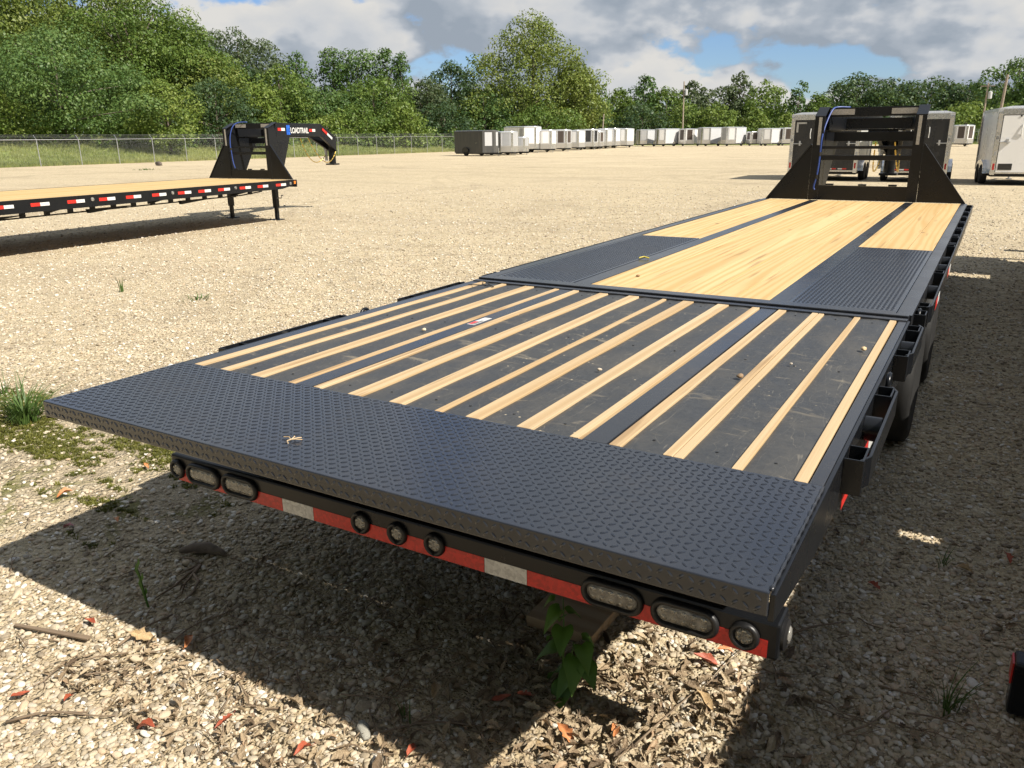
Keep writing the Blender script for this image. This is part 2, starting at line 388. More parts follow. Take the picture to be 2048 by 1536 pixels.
def grass_mat():
    m = NT('field_grass'); P = m.world()
    a = m.noise(P, .09, 4); b = m.noise(P, 1.6, 5, .65); c_ = m.noise(P, 11, 4, .7)
    c = m.mix(m.rng(b, .3, .7), (.16, .22, .05), (.30, .34, .10))
    c = m.mix(m.rng(a, .42, .66, 0, .6), c, (.30, .30, .11)); c = m.mix(m.rng(c_, .4, .7, 0, .35), c, (.07, .11, .025))
    m.base(c); m.rough(.85); m.bump(c_, .6, .08); return m.m
MAT['grass'] = grass_mat()
FX = -57.5      # fence line on the left side of the lot
FY = 141.0      # fence line at the far end
def field_h(x, y):
    t = min(1, max(0, (FX-x)/18)); t = t*t*(3-2*t); k = 1-.55*min(1, max(0, (y-45)/45))
    t2 = min(1, max(0, (y-FY)/25)); t2 = t2*t2*(3-2*t2)
    return .03 + max(2.1*t*k, .8*t2) + (.10*math.sin(x*.7+y*.31)+.08*math.sin(y*.53-x*.2))*max(t, t2)
def build_field():
    b = MB(); xs = [FX-.6-1.6*i-.05*i*i for i in range(0, 50)]; ys = [-30+4*i for i in range(0, 75)]
    vs = [(x+(.5*math.sin(y*.7)+.4*math.sin(y*1.9) if i == 0 else 0), y, field_h(x, y) if i else -.02) for i, x in enumerate(xs) for y in ys]
    n = len(ys); b.add(vs, [(i*n+j, i*n+j+1, (i+1)*n+j+1, (i+1)*n+j) for i in range(len(xs)-1) for j in range(n-1)])
    o = b.build('grass_field', 'grass', smooth=True); tag(o, kind='structure')
    b = MB(); ys = [FY-3+1.6*i+.06*i*i for i in range(0, 40)]; xs = [FX-.6+4*i for i in range(0, 60)]
    n = len(xs); vs = [(x, y+(.6*math.sin(x*.5) if j == 0 else 0), field_h(x, y) if j else -.02) for j, y in enumerate(ys) for x in xs]
    b.add(vs, [(j*n+i, j*n+i+1, (j+1)*n+i+1, (j+1)*n+i) for j in range(len(ys)-1) for i in range(n-1)])
    o = b.build('grass_verge', 'grass', smooth=True); tag(o, kind='structure')
build_field()

# ================================================================== the big gooseneck trailer in front
ZD = .85; HW = 1.22
def lug_mesh(name, centers, frame, L=.0205, Wd=.0072, H=.0017):
    """raised diamond-plate lugs: centers (N,3), angles alternate; frame = (ex, ey, ez)"""
    ex, ey, ez = (np.array(v, float) for v in frame)
    base = np.array([(-.5, 0), (-.28, -.42), (.05, -.5), (.28, -.42), (.5, 0), (.28, .42), (.05, .5), (-.28, .42)])
    top = np.array([(-.36, 0), (0, -.2), (.36, 0), (0, .2)])
    P = []; F = []
    for i, (c, a) in enumerate(centers):
        ca, sa = math.cos(a), math.sin(a); o = 12*i
        for arr, h in ((base, 0.), (top, H)):
            for u, w in arr:
                u, w = u*L, w*Wd; P.append(np.array(c)+ex*(u*ca-w*sa)+ey*(u*sa+w*ca)+ez*h)
        F += [(o, o+1, o+9, o+8), (o+1, o+2, o+9), (o+2, o+3, o+10, o+9), (o+3, o+4, o+10), (o+4, o+5, o+10), (o+5, o+6, o+11, o+10), (o+6, o+7, o+11), (o+7, o, o+8, o+11), (o+8, o+9, o+10, o+11)]
    me = bpy.data.meshes.new(name); me.from_pydata([tuple(p) for p in P], [], F)
    me.polygons.foreach_set('use_smooth', [True]*len(me.polygons))
    return me
def lug_grid(u0, u1, v0, v1, pitch=.0222):
    out = []; nu = int((u1-u0)/pitch); nv = int((v1-v0)/pitch)
    for i in range(nu):
        for j in range(nv):
            out.append((u0+(i+.5)*(u1-u0)/nu, v0+(j+.5)*(v1-v0)/nv, R(45) if (i+j) % 2 else R(-45)))
    return out
def add_lugs(parent, x0, x1, y0, y1, z, mat='tread'):
    cs = [((x, y, z), a) for x, y, a in lug_grid(x0, x1, y0, y1)]
    me = lug_mesh('tread_lug', cs, ((1, 0, 0), (0, 1, 0), (0, 0, 1))); me.materials.append(MAT[mat])
    o = link('tread_lug', me, parent); o['kind'] = 'stuff'; return o

def stadium(hl, r, n=10):
    pts = []
    for k in range(n+1):
        a = -math.pi/2+math.pi*k/n; pts.append((hl+r*math.cos(a), r*math.sin(a)))
    for k in range(n+1):
        a = math.pi/2+math.pi*k/n; pts.append((-hl+r*math.cos(a), r*math.sin(a)))
    return pts
def lamp(parent, x, z, y, hl, r, gw=.017, label=None, name='tail_light'):
    """rear lamp: domed clear lens in a fat rubber grommet, facing -Y"""
    b = MB()
    rings = [(stadium(hl, r), -.003), (stadium(hl, r*.85), -.007), (stadium(hl*.95, r*.4), -.009)]
    n = len(rings[0][0]); vs = [(x+u, y+d, z+w) for ring, d in rings for u, w in ring]
    fs = [(i*n+k, i*n+(k+1) % n, (i+1)*n+(k+1) % n, (i+1)*n+k) for i in range(2) for k in range(n)]+[tuple(2*n+k for k in range(n))]
    o = b.add(vs, fs).build(name, 'lens', parent, smooth=True, label=label)
    b = MB()
    for u, w in ([(hl*(-1.05+.525*i)*1.0, r*.40*j) for i in range(5) for j in (-1, 1)] if hl > 0 else [(0, 0)]+[(r*.58*math.cos(t), r*.58*math.sin(t)) for t in (.5, 1.55, 2.6, 3.64, 4.7, 5.74)]):
        rr = .0098 if hl > 0 else .0062
        b.lathe([(rr, -.0060), (rr*.92, -.0092), (rr*.45, -.0080), (rr*.30, -.0098), (rr*.10, -.0106)], (x+u, y, z+w), 'y', 10)
    b.build('led_cluster', 'led', o, smooth=True)
    b = MB(); prof = [(gw, 0), (gw, -.006), (gw*.82, -.012), (gw*.45, -.014), (gw*.1, -.011), (-.001, -.002)]
    vs = [(x+u, y+d, z+w) for off, d in prof for u, w in stadium(hl, r+off)]
    fs = [(i*n+k, i*n+(k+1) % n, (i+1)*n+(k+1) % n, (i+1)*n+k) for i in range(len(prof)-1) for k in range(n)]
    b.add(vs, fs).build('grommet', 'rubber_black', o, smooth=True)
    return o

def wheel(parent, c, r=.385, w=.21, hub='satin', side=1):
    b = MB(); b.lathe([(r*.60, -w*.46), (r*.90, -w*.5), (r*.97, -w*.42), (r, -w*.25), (r, w*.25), (r*.97, w*.42), (r*.90, w*.5), (r*.60, w*.46)], c, 'x', 30)
    t = b.build('wheel', 'tyre', parent, smooth='auto')
    b = MB(); b.lathe([(r*.60, -w*.47), (r*.60, w*.40), (r*.50, w*.30), (r*.48, w*.12), (r*.22, w*.10), (r*.20, w*.34), (r*.10, w*.36)] if side > 0 else
                      [(r*.10, -w*.36), (r*.20, -w*.34), (r*.22, -w*.10), (r*.48, -w*.12), (r*.50, -w*.30), (r*.60, -w*.40), (r*.60, w*.47)], c, 'x', 24)
    b.build('rim', hub, t, smooth='auto'); return t

def neck(parent, oy, oz, hose=True, chains='gold', text=False):
    """headboard, risers and gooseneck; origin = foot of the headboard on the deck, +Y forward"""
    out = []
    def bd(b, name, mat='black', **k):
        o = b.build(name, mat, parent, **k); o.location = (0, oy, oz); out.append(o); return o
    for s in (-1, 1):
        b = MB(); rp = [(0, 0), (0, 1.06), (.27, 1.17), (.30, 1.165), (.90, 1.165), (.90, .88), (.84, .86), (.38, 0)]
        b.hull([(s*(.612-.19*y), y, z) for y, z in rp], [(s*(.651-.19*y), y, z) for y, z in rp]); bd(b, 'riser_plate', bevel=.003)
        b = MB(); b.box(min(s*.53, s*.655), max(s*.53, s*.655), -.008, 0, .003, 1.06); bd(b, 'headboard_post', bevel=.003)
        b = MB(); b.hull([(s*.53, -.008, 1.06), (s*.658, -.008, 1.06), (s*.658, .27, 1.178), (s*.53, .27, 1.178)], [(s*.53, -.004, 1.052), (s*.658, -.004, 1.052), (s*.658, .27, 1.168), (s*.53, .27, 1.168)]); bd(b, 'cap_plate')
        b = MB(); b.box(min(s*.565, s*.603), max(s*.565, s*.603), -.011, -.008, .70, 1.045); bd(b, 'reflective_tape', 'grey_tape')
        b = MB(); b.prism([(s*.657, .003), (s*1.19, .003), (s*.657, .70)], 'y', -.004, .004)
        b.hull([(s*1.19, -.02, .003), (s*1.205, -.02, .003), (s*1.205, .02, .003), (s*1.19, .02, .003)], [(s*.657, -.02, .70), (s*.672, -.02, .715), (s*.672, .02, .715), (s*.657, .02, .70)]); bd(b, 'gusset')
        b = MB(); b.hull([(s*(.585-.19*y), y, z) for y, z in ((.31, .88), (.31, 1.167))]+[(s*(.655-.19*y), y, z) for y, z in ((.31, 1.167), (.31, .88))], [(s*(.585-.19*y), y, z) for y, z in ((2.25, .88), (2.25, 1.167))]+[(s*(.655-.19*y), y, z) for y, z in ((2.25, 1.167), (2.25, .88))]); beam = bd(b, 'neck_beam', bevel=.004)
        b = MB(); b.hull([(s*.158, 2.251, .88), (s*.2275, 2.251, .88), (s*.2275, 2.251, 1.165), (s*.158, 2.251, 1.165)], [(s*.07, 2.93, .52), (s*.13, 2.93, .52), (s*.13, 2.93, .87), (s*.07, 2.93, .87)]); bd(b, 'neck_nose', bevel=.004)
        b = MB(); b.box(s*.66-.05, s*.66+.05, -.03, .07, -.60, -.10); b.box(s*.66-.035, s*.66+.035, -.015, .055, -oz+.02, -.60)
        jl = bd(b, 'jack_leg', bevel=.004)
        b = MB(); b.box(s*.66-.11, s*.66+.11, -.09, .13, -oz+.002, -oz+.02); bd(b, 'jack_foot')
        b = MB(); b.tube([(s*.66+.04, .02, -.40), (s*.66+.14, .05, -.40), (s*.66+.15, .05, -.34), (s*.66+.19, .05, -.34)], .014, 6); bd(b, 'jack_crank', 'galv')
    for z0, z1 in ((.65, .687), (.51, .572)):
        b = MB(); b.box(-.612, .612, .002, .05, z0, z1); bd(b, 'rung', bevel=.003)
    b = MB(); b.box(-.53, .53, 0, .006, .003, .19); bp = bd(b, 'base_plate')
    cs = [((x, -.0003, z), a) for x, z, a in lug_grid(-.51, .51, .01, .185, .03)]
    me = lug_mesh('tread_lug', cs, ((1, 0, 0), (0, 0, 1), (0, -1, 0)), .03, .009, .002); me.materials.append(MAT['black']); lo = link('tread_lug', me, bp); lo['kind'] = 'stuff'
    for x in (-.40, 0., .36):
        b = MB(); b.box(x-.05, x+.05, .012, .05, .19, .212); bd(b, 'marker_lamp', 'black', bevel=.006)
    b = MB(); b.box(-.612, .612, .26, .30, 1.05, 1.165); bd(b, 'cross_beam', bevel=.003)
    for x0, x1 in ((-.52, -.22), (.22, .52)):
        b = MB(); b.box(x0, x1, .256, .26, 1.075, 1.145); bd(b, 'reflective_tape', 'grey_tape')
    b = MB(); b.box(-.46, .46, .92, 1.0, .90, 1.04); bd(b, 'cross_beam', bevel=.003)
    b = MB(); b.box(-.50, .50, .60, .66, .74, .86); bd(b, 'cross_beam', bevel=.003)
    b = MB(); b.box(-.20, .20, 1.55, 2.1, .86, .90); bd(b, 'hitch_plate')
    b = MB(); b.lathe([(.085, .24), (.085, .62), (.12, .62), (.12, .78)], (0, 2.90, 0), 'z', 20); b.box(-.13, .13, 2.79, 3.0, .20, .235); bd(b, 'coupler', smooth='auto')
    b = MB(); b.lathe([(.035, .30), (.035, .56), (.05, .56), (.05, .66)], (-.14, 2.84, 0), 'z', 14); bd(b, 'coupler_latch', 'galv', smooth='auto')
    if chains:
        for s in (-1, 1):
            pts = [(s*.12+.05*s*math.sin(t*3.1), 1.9+t*1.0, .84-1.9*t*(1-t)*.85-.30*t) for t in [k/14 for k in range(15)]]
            b = MB(); 
            for k in range(14):
                p, q = Vector(pts[k]), Vector(pts[k+1]); b.tube([p, p.lerp(q, .75)], .011, 5)
            bd(b, 'safety_chain', chains)
    if hose:
        if hose == 'long':
            pts = [(-.30, .40, 1.168), (-.44, .30, 1.172), (-.49, .20, 1.13), (-.53, .06, .95), (-.545, -.02, .78), (-.548, -.022, .62), (-.552, -.022, .45), (-.565, -.02, .30), (-.59, -.014, .17), (-.575, -.012, .13)]
        else:
            pts = [(-.20, .30, 1.19), (-.34, .20, 1.185), (-.42, .10, 1.12), (-.45, .02, .95), (-.45, -.02, .75), (-.43, -.03, .55), (-.41, -.03, .35), (-.38, -.02, .22)]
        # smooth the run
        P = [Vector(p) for p in pts]; Q = []
        for i in range(len(P)-1):
            p0, p1, p2, p3 = P[max(i-1, 0)], P[i], P[i+1], P[min(i+2, len(P)-1)]
            for k in range(5):
                t = k/5; Q.append(.5*((2*p1)+(p2-p0)*t+(2*p0-5*p1+4*p2-p3)*t*t+(3*p1-p0-3*p2+p3)*t**3))
        Q.append(P[-1]); b = MB(); b.tube(Q, .011, 8); bd(b, 'air_hose', 'bluehose', smooth=True)
        for z in ((.60, .30) if hose == 'long' else (.62,)):
            i = min(range(len(Q)), key=lambda j: abs(Q[j].z-z)); b = MB(); b.tube([Q[i]-Vector((0, 0, .025)), Q[i]+Vector((0, 0, .025))], .0165, 8); bd(b, 'cable_tie', 'satin')
    return out

def front_trailer():
    T = empty('gooseneck_trailer')
    tag(T, 'long black flatbed trailer in the foreground with pine deck and diamond plate tail', 'trailer')
    # ---- tail plate with folded rear lip
    b = MB(); b.prism([(.565, .85), (.565, .844), (.008, .844), (.006, .795), (0, .795), (0, .85)], 'x', -1.218, 1.214)
    tp = b.build('tail_plate', 'tread', T, bevel=.004)
    add_lugs(tp, -1.21, 1.205, .012, .56, .8505)
    cs = [((x, -.0004, z), a) for x, z, a in lug_grid(-1.21, 1.205, .798, .846, .0222)]
    me = lug_mesh('tread_lug', cs, ((1, 0, 0), (0, 0, 1), (0, -1, 0)), .0205, .0072, .0022); me.materials.append(MAT['tread']); o = link('tread_lug', me, tp); o['kind'] = 'stuff'
    for s in (-1, 1):
        b = MB(); b.prism([(0.004, .846), (0.004, .785), (.45, .712), (2.70, .60), (2.70, .846)], 'x', s*1.2145, s*1.2265); b.build('side_plate', 'black', T, bevel=.002)
        b = MB(); b.box(min(s*1.178, s*1.2135), max(s*1.178, s*1.2135), .567, 2.69, .80, .8475) if s > 0 else b.box(-1.2135, -1.154, .567, 2.69, .80, .8475)
        b.build('edge_rail', 'deckblack', T, bevel=.003)
        b = MB(); b.box(s*.57-.05, s*.57+.05, .50, 2.70, .52, .79); b.build('dove_beam', 'black', T)
        b = MB(); b.box(s*.57-.08, s*.57+.08, 2.72, 10.3, .42, .79); b.build('main_beam', 'black', T)
    # weld bead along the right edge of the tail plate
    pts = [(1.2155, .01+.0125*k, .8505+.0012*math.sin(k*2.1)) for k in range(45)]
    b = MB(); b.tube(pts, [.0035+.0012*math.sin(k*1.7) for k in range(45)], 6); b.build('weld_bead', 'deckblack', T, smooth=True)
    # ---- tail deck: sawn strips between rubber infill
    SX = [(-1.151, -1.115), (-1.001, -.967), (-.836, -.782), (-.641, -.614), (-.516, -.485), (-.357, -.303), (-.174, -.118), (.014, .038), (.134, .187), (.321, .374), (.502, .532), (.628, .664), (.79, .817), (.8195, .846), (.981, 1.008), (1.142, 1.173)]
    SX2 = {0: .0, 7: -.004}
    for i, (a, c) in enumerate(SX):
        zt = .8495+random.uniform(-.001, .001)
        b = MB(); b.hull([(a, .567, .815), (c, .567, .815), (c, .567, zt), (a, .567, zt)], [(a+random.uniform(-.006, .006), 2.672, .815), (c+random.uniform(-.004, .004), 2.672, .815), (c+random.uniform(-.004, .004), 2.672, zt), (a+random.uniform(-.006, .006), 2.672, zt)])
        b.build('pine_strip', 'strip', T, bevel=.0015)
    gaps = []; prev = -1.153
    edges = sorted(SX+[(-.606, -.524), (.540, .622)])
    for a, c in edges:
        if a-prev > .02: gaps.append((prev, a))
        prev = c
    for a, c in gaps:
        if abs((a+c)/2) < .64 and abs((a+c)/2) > .50 and c-a < .03: continue
        # each rubber bed is a slightly wavy sheet set 4 mm below the strips
        b = MB(); nx, ny = 5, 26
        vs = [(a+(c-a)*i/nx, .566+(2.674-.566)*j/ny, .8445+.0012*math.sin(i*1.9+j*.7+a*9)+(-.003 if i in (0, nx) else 0)) for j in range(ny+1) for i in range(nx+1)]
        b.add(vs, [(j*(nx+1)+i, j*(nx+1)+i+1, (j+1)*(nx+1)+i+1, (j+1)*(nx+1)+i) for j in range(ny) for i in range(nx)])
        b.build('rubber_infill', 'rubber', T, smooth=True)
    b = MB(); b.box(-1.17, 1.17, .57, 2.67, .800, .812); b.build('floor_sheet', 'satin', T)
    for a, c in ((-.604, -.526), (.542, .620)):
        b = MB(); b.box(a, c, .567, 2.672, .82, .8485); b.build('steel_strap', 'deckblack', T, bevel=.002)
    b = MB(); b.box(-.585, -.545, 1.66, 1.82, .8485, .8492); dc = b.build('warning_decal', 'white_tape', T)
    b = MB(); b.box(-.583, -.563, 1.67, 1.73, .8492, .8496); b.build('red_panel', 'red_tape', dc)
    for k in range(3):
        b = MB(); b.box(-.561+.005*k, -.5585+.005*k, 1.67, 1.75, .8492, .8496); b.build('print_line', 'satin', dc)
    b = MB()
    for a, c in gaps:
        for y in (.66, 1.66, 2.58):
            if c-a > .06:
                for f in (.5,): b.lathe([(.0045, 0), (.0045, .0012), (.002, .0016)], (a+(c-a)*f, y+.01*math.sin(a*40), .8455), 'z', 8)
    o = b.build('deck_screw', 'satin', T); o['kind'] = 'stuff'
    # ---- hinge between tail and main deck
    b = MB(); b.box(-1.215, 1.215, 2.676, 2.725, .70, .853); b.build('hinge_beam', 'deckblack', T, bevel=.004)
    b = MB(); b.box(-1.215, 1.215, 2.742, 2.79, .70, .862); b.build('hinge_beam', 'deckblack', T, bevel=.004)
    b = MB(); b.tube([(-1.22, 2.733, .80), (1.22, 2.733, .80)], .014, 10); b.build('hinge_pin', 'satin', T)
    b = MB(); b.box(-1.152, 1.152, 2.792, 2.86, .80, .8565); b.build('rear_flange', 'deckblack', T, bevel=.002)
    # ---- main deck
    Z = .8515
    for s in (-1, 1):
        b = MB(); b.prism([(s*1.155, .80), (s*1.2195, .80), (s*1.2195, .735), (s*1.226, .735), (s*1.226, .856), (s*1.155, .856)], 'y', 2.792, 10.03); b.build('edge_rail', 'deckblack', T, bevel=.002)
        x0, x1 = (-.622, -.517) if s < 0 else (.533, .628)
        b = MB(); b.box(x0, x1, 2.862, 10.01, .80, Z); b.build('steel_strap', 'deckblack', T, bevel=.002)
        a, c = (-1.152, -.625) if s < 0 else (.631, 1.152)
        b = MB(); b.box(a, c, 2.862, 5.30, .80, Z+.003); dp = b.build('diamond_plate', 'tread', T, bevel=.002)
        add_lugs(dp, a+.015, c-.015, 2.875, 5.285, Z+.0034)
    def planks(x0, x1, n, y0, y1):
        w = (x1-x0)/n
        for k in range(n):
            zt = Z+random.uniform(-.0012, .0012); g_ = .0016
            b = MB(); b.box(-w/2+g_, w/2-g_, 0, y1-y0, -.04, 0); o = b.build('deck_plank', 'plank', T, bevel=.002)
            o.location = (x0+(k+.5)*w, y0, zt)
    planks(-.514, .530, 6, 2.864, 10.0); planks(-1.152, -.625, 3, 5.303, 10.0); planks(.631, 1.152, 3, 5.303, 10.0)
    b = MB(); b.box(-1.15, 1.15, 2.87, 10.0, .775, .79); b.build('floor_sheet', 'satin', T)
    for k in range(12):
        y = 3.0+.6*k; b = MB(); b.box(-1.2, 1.2, y, y+.04, .70, .774); b.build('cross_member', 'black', T)
    # ---- rub rails, stake pockets and pipe spools on both sides
    def pocket(s, y, l=.115, w=.052, zt=.846, h=.105, x=1.2275):
        b = MB(); t = .006; x0, x1 = s*x, s*(x+w)
        for (xa, xb, ya, yb) in ((x0, x1, y, y+t), (x0, x1, y+l-t, y+l), (x1-s*t, x1, y+t, y+l-t)):
            b.box(min(xa, xb), max(xa, xb), ya, yb, zt-h, zt)
        return b.build('stake_pocket', 'black', T, bevel=.0015)
    def spool(s, y, zt=.840, x=1.2275, w=.05):
        b = MB(); vs = []; n = 14; fs = []
        for x_ in (s*x, s*(x+w)):
            for r in (.040, .034):
                for k in range(n): vs.append((x_, y+r*math.cos(2*math.pi*k/n), zt-.045+r*math.sin(2*math.pi*k/n)))
        for k in range(n):
            j = (k+1) % n; fs += [(k, j, 2*n+j, 2*n+k), (n+k, 3*n+k, 3*n+j, n+j), (k, n+k, n+j, j), (2*n+k, 2*n+j, 3*n+j, 3*n+k)]
        return b.add(vs, fs).build('pipe_spool', 'black', T, smooth='auto')
    def rail(s, y0, y1, x=1.283):
        b = MB(); a, c = s*x, s*(x+.009); e = s*(x-.05)
        b.hull([(a, y0+.05, .755), (c, y0+.05, .755), (c, y0+.05, .842), (a, y0+.05, .842)], [(a, y1-.05, .755), (c, y1-.05, .755), (c, y1-.05, .842), (a, y1-.05, .842)])
        for ye, yi in ((y0, y0+.05), (y1, y1-.05)):
            b.hull([(a, yi, .755), (c, yi, .755), (c, yi, .842), (a, yi, .842)], [(a-s*.02, ye, .755), (c-s*.02, ye, .755), (c-s*.02, ye, .842), (a-s*.02, ye, .842)])
        return b.build('rub_rail', 'black', T, bevel=.0015)
    for s in (-1, 1):
        for y in (.79, 1.43, 2.01, 2.50): pocket(s, y)
        for y in (1.22, 2.32): spool(s, y)
        rail(s, .80, 1.57); rail(s, 2.05, 2.66)
        for y in (2.88, 3.10, 4.28, 5.70, 6.33, 6.95, 7.57, 8.20, 8.82, 9.45, 9.86): pocket(s, y)
        for y in (3.84, 4.75, 5.15, 6.05, 6.68, 7.30, 7.93, 8.55, 9.15): spool(s, y)
        rail(s, 3.12, 10.02)
        for y in (1.70, 2.985):
            b = MB(); pts = [(s*1.245, y+.035*math.cos(a), .815+.035*math.sin(a)) for a in [2*math.pi*k/14 for k in range(15)]]
            b.tube(pts, .009, 6, False); b.build('tie_ring', 'black', T, smooth=True)
        for y0, y1, m in ((3.45, 3.62, 'red_tape'), (3.62, 3.79, 'white_tape'), (4.62, 4.79, 'red_tape'), (4.79, 4.96, 'white_tape')):
            b = MB(); xa, xb = s*1.292, s*1.2935; b.box(min(xa, xb), max(xa, xb), y0, y1, .765, .815); b.build('reflective_tape', m, T)
        b = MB(); xa, xb = s*1.2268, s*1.2282; b.prism([(.86, .66), (1.42, .632), (1.42, .682), (.86, .71)], 'x', min(xa, xb), max(xa, xb)); b.build('reflective_tape', 'red_tape', T)
        b = MB(); b.prism([(1.43, .631), (1.60, .623), (1.60, .673), (1.43, .681)], 'x', min(xa, xb), max(xa, xb)); b.build('reflective_tape', 'white_tape', T)
        for y in (3.46, 4.75):
            for xo in (1.152, .90):
                wheel(T, (s*xo, y, .358), r=.36, side=s)
        b = MB(); b.box(s*.84-.33, s*.84+.33, 5.2, 5.21, .18, .70); b.build('mud_flap', 'rubber_black', T)
    for y in (3.48, 4.75):
        b = MB(); b.tube([(-.9, y, .385), (.9, y, .385)], .065, 12); b.build('axle', 'black', T, smooth='auto')
    # ---- bumper with lamps
    B = MB(); B.box(-1.175, 1.172, .42, .52, .408, .515); B.build('bumper', 'black', T, bevel=.008)
    for s in (-1, 1):
        b = MB(); b.prism([(.44, .515), (.52, .515), (.75, .715), (.55, .715)], 'x', s*.62-.01, s*.62+.01); b.build('bumper_bracket', 'black', T)
    yb = .4195
    segs = [(-1.14, -.57, 'red_tape'), (-.57, -.42, 'white_tape'), (-.42, .29, 'red_tape'), (.29, .44, 'white_tape'), (.44, 1.145, 'red_tape')]
    for a, c, m in segs:
        b = MB(); b.box(a+.0008, c-.0008, yb-.0008, yb, .411, .462); b.build('reflective_tape', m, T)
    yl = yb-.001
    for x in (-.985, -.785, .715, .925): lamp(T, x, .459, yl, .052, .026, .017)
    for x in (-1.135, -.20, -.045, .105, 1.085): lamp(T, x, .459, yl, .0, .0245, .0155)
    b = MB(); b.lathe([(.042, 0), (.042, .008), (.03, .014), (.028, .012)], (1.172, .47, .462), 'x', 20); b.build('side_marker_lamp', 'rubber_black', T, smooth='auto')
    b = MB(); b.lathe([(.027, .012), (.02, .018), (.006, .02)], (1.172, .47, .462), 'x', 18); b.build('side_marker_lens', 'lens', T, smooth=True)
    # deck front end + neck
    b = MB(); b.box(-1.215, 1.215, 10.005, 10.06, .66, .846); b.build('front_beam', 'black', T)
    neck(T, 10.02, .853, hose='long', chains='gold')
    return T
front_trailer()

# ================================================================== second gooseneck flatbed at the left
def left_trailer():
    T = empty('gooseneck_trailer', (-12.66, 11.23, 0), R(4.2))
    tag(T, 'black gooseneck flatbed with red and white reflectors parked on the left of the lot', 'trailer')
    hw = 1.29; zt = .87
    n = 14; w = (2*hw-.1)/n
    for k in range(n):
        b = MB(); b.box(-w/2+.003, w/2-.003, -9.5, -.02, -.04, 0); o = b.build('deck_plank', 'plank', T); o.location = (-hw+.05+(k+.5)*w, 0, zt-.004+random.uniform(-.002, .002))
    for s in (-1, 1):
        b = MB(); xa, xb = sorted((s*(hw-.05), s*hw)); b.prism([(-9.5, .665), (-.42, .70), (-.05, .76), (0, .78), (0, zt), (-9.5, zt)], 'x', xa, xb); b.build('side_channel', 'black', T)
        b = MB(); b.box(s*.70-.06, s*.70+.06, -9.5, -.2, .665, .80); b.build('main_beam', 'black', T)
        b = MB(); b.tube([(s*.70, -9.4, .53), (s*.70, -1.0, .595), (s*.70, -.4, .64)], .013, 6); b.build('truss_rod', 'black', T)
        for k in range(21):
            y = -.75-.41*k; b = MB(); b.box(s*.70-.03, s*.70+.03, y-.035, y+.035, .597+.00774*(y+1), .667); b.build('truss_post', 'black', T)
        for y in (-1.35, -3.35, -5.3, -7.3):
            b = MB(); b.prism([(s*.77, .60), (s*1.235, .70), (s*1.235, .82), (s*.77, .82)], 'y', y-.03, y+.03); b.build('outrigger', 'black', T)
        for y in (-2.6, -4.55, -6.5):
            b = MB(); b.prism([(y, .60), (y+.9, .60), (y+.02, .535)], 'x', s*.70-.035, s*.70+.035); b.build('brace_plate', 'black', T)
        for y in (-.45, -.98, -1.47, -2.03, -2.51, -2.98, -3.54, -4.07, -4.58, -5.14, -5.74, -6.30, -6.85):
            for a, c, m in ((y-.15, y-.002, 'red_tape'), (y+.002, y+.15, 'white_tape')):
                b = MB(); xa, xb = sorted((s*hw, s*(hw+.003))); b.box(xa, xb, a, c, .762, .812); b.build('reflective_tape', m, T)
        b = MB(); xa, xb = sorted((s*hw, s*(hw+.012))); b.box(xa, xb, -.055, -.005, .785, .845); b.build('marker_lamp', 'amber', T)
        for y in (-.16, -1.73, -3.25, -4.85):
            b = MB(); b.lathe([(.03, 0), (.03, .008), (.018, .012)] if s > 0 else [(.018, -.012), (.03, -.008), (.03, 0)], (s*hw, y, .80), 'x', 12); b.build('marker_lamp', 'lens', T, smooth='auto')
        for y in (-7.3, -8.3):
            for xo in (1.10, .86): wheel(T, (s*xo, y, .385), side=s)
    b = MB(); b.box(-hw, hw, 0.002, .05, .72, zt-.003); b.build('front_beam', 'black', T)
    for y in (-7.3, -8.3):
        b = MB(); b.tube([(-1, y, .385), (1, y, .385)], .06, 10); b.build('axle', 'black', T)
    neck(T, 0.02, zt, hose='short', chains='gold')
    # lettering on the neck beams: emblem, name, and reflective pieces
    d = Vector((-.19, 1., 0)).normalized(); 
    ang = math.atan2(d.y, d.x)
    def on_beam(t, z):      # point on the outer face of the right beam, t metres from its start
        return Vector((.655+d.x*(t+.31)+.004*d.y, d.y*(t+.31)-.004*d.x+.02, zt+z))
    Tt = Vector((d.x, d.y, 0)); 
    def plate(name, mat, t0, t1, z0, z1, th=.003):
        nrm = Vector((d.y, -d.x, 0)); ps = [on_beam(t0, z0), on_beam(t1, z0), on_beam(t1, z1), on_beam(t0, z1)]
        b = MB(); b.hull(ps, [p+nrm*th for p in ps]); return b.build(name, mat, T)
    plate('reflective_tape', 'red_tape', .06, .20, 1.0, 1.06); plate('reflective_tape', 'white_tape', .205, .35, 1.0, 1.06)
    plate('reflective_tape', 'red_tape', 1.42, 1.56, .985, 1.045); plate('reflective_tape', 'white_tape', 1.565, 1.70, .985, 1.045)
    # emblem: two interlocked upright block letters
    eb = MB(); nrm = Vector((d.y, -d.x, 0))
    for t0, t1, z0, z1 in ((.42, .46, .92, 1.12), (.47, .50, .95, 1.12), (.505, .56, 1.05, 1.12), (.505, .56, .92, .985), (.47, .50, .92, .945), (.51, .56, .995, 1.04)):
        ps = [on_beam(t0, z0), on_beam(t1, z0), on_beam(t1, z1), on_beam(t0, z1)]; eb.hull(ps, [p+nrm*.003 for p in ps])
    MAT['emblem'] = simple('emblem_blue', (.02, .13, .62), .35); eb.build('emblem', 'emblem', T)
    fc = bpy.data.curves.new('maker_name', 'FONT'); fc.body = 'LOADTRAIL'; fc.size = .165; fc.extrude = .0015; fc.align_x = 'LEFT'; fc.offset = .004; fc.space_character = 1.0
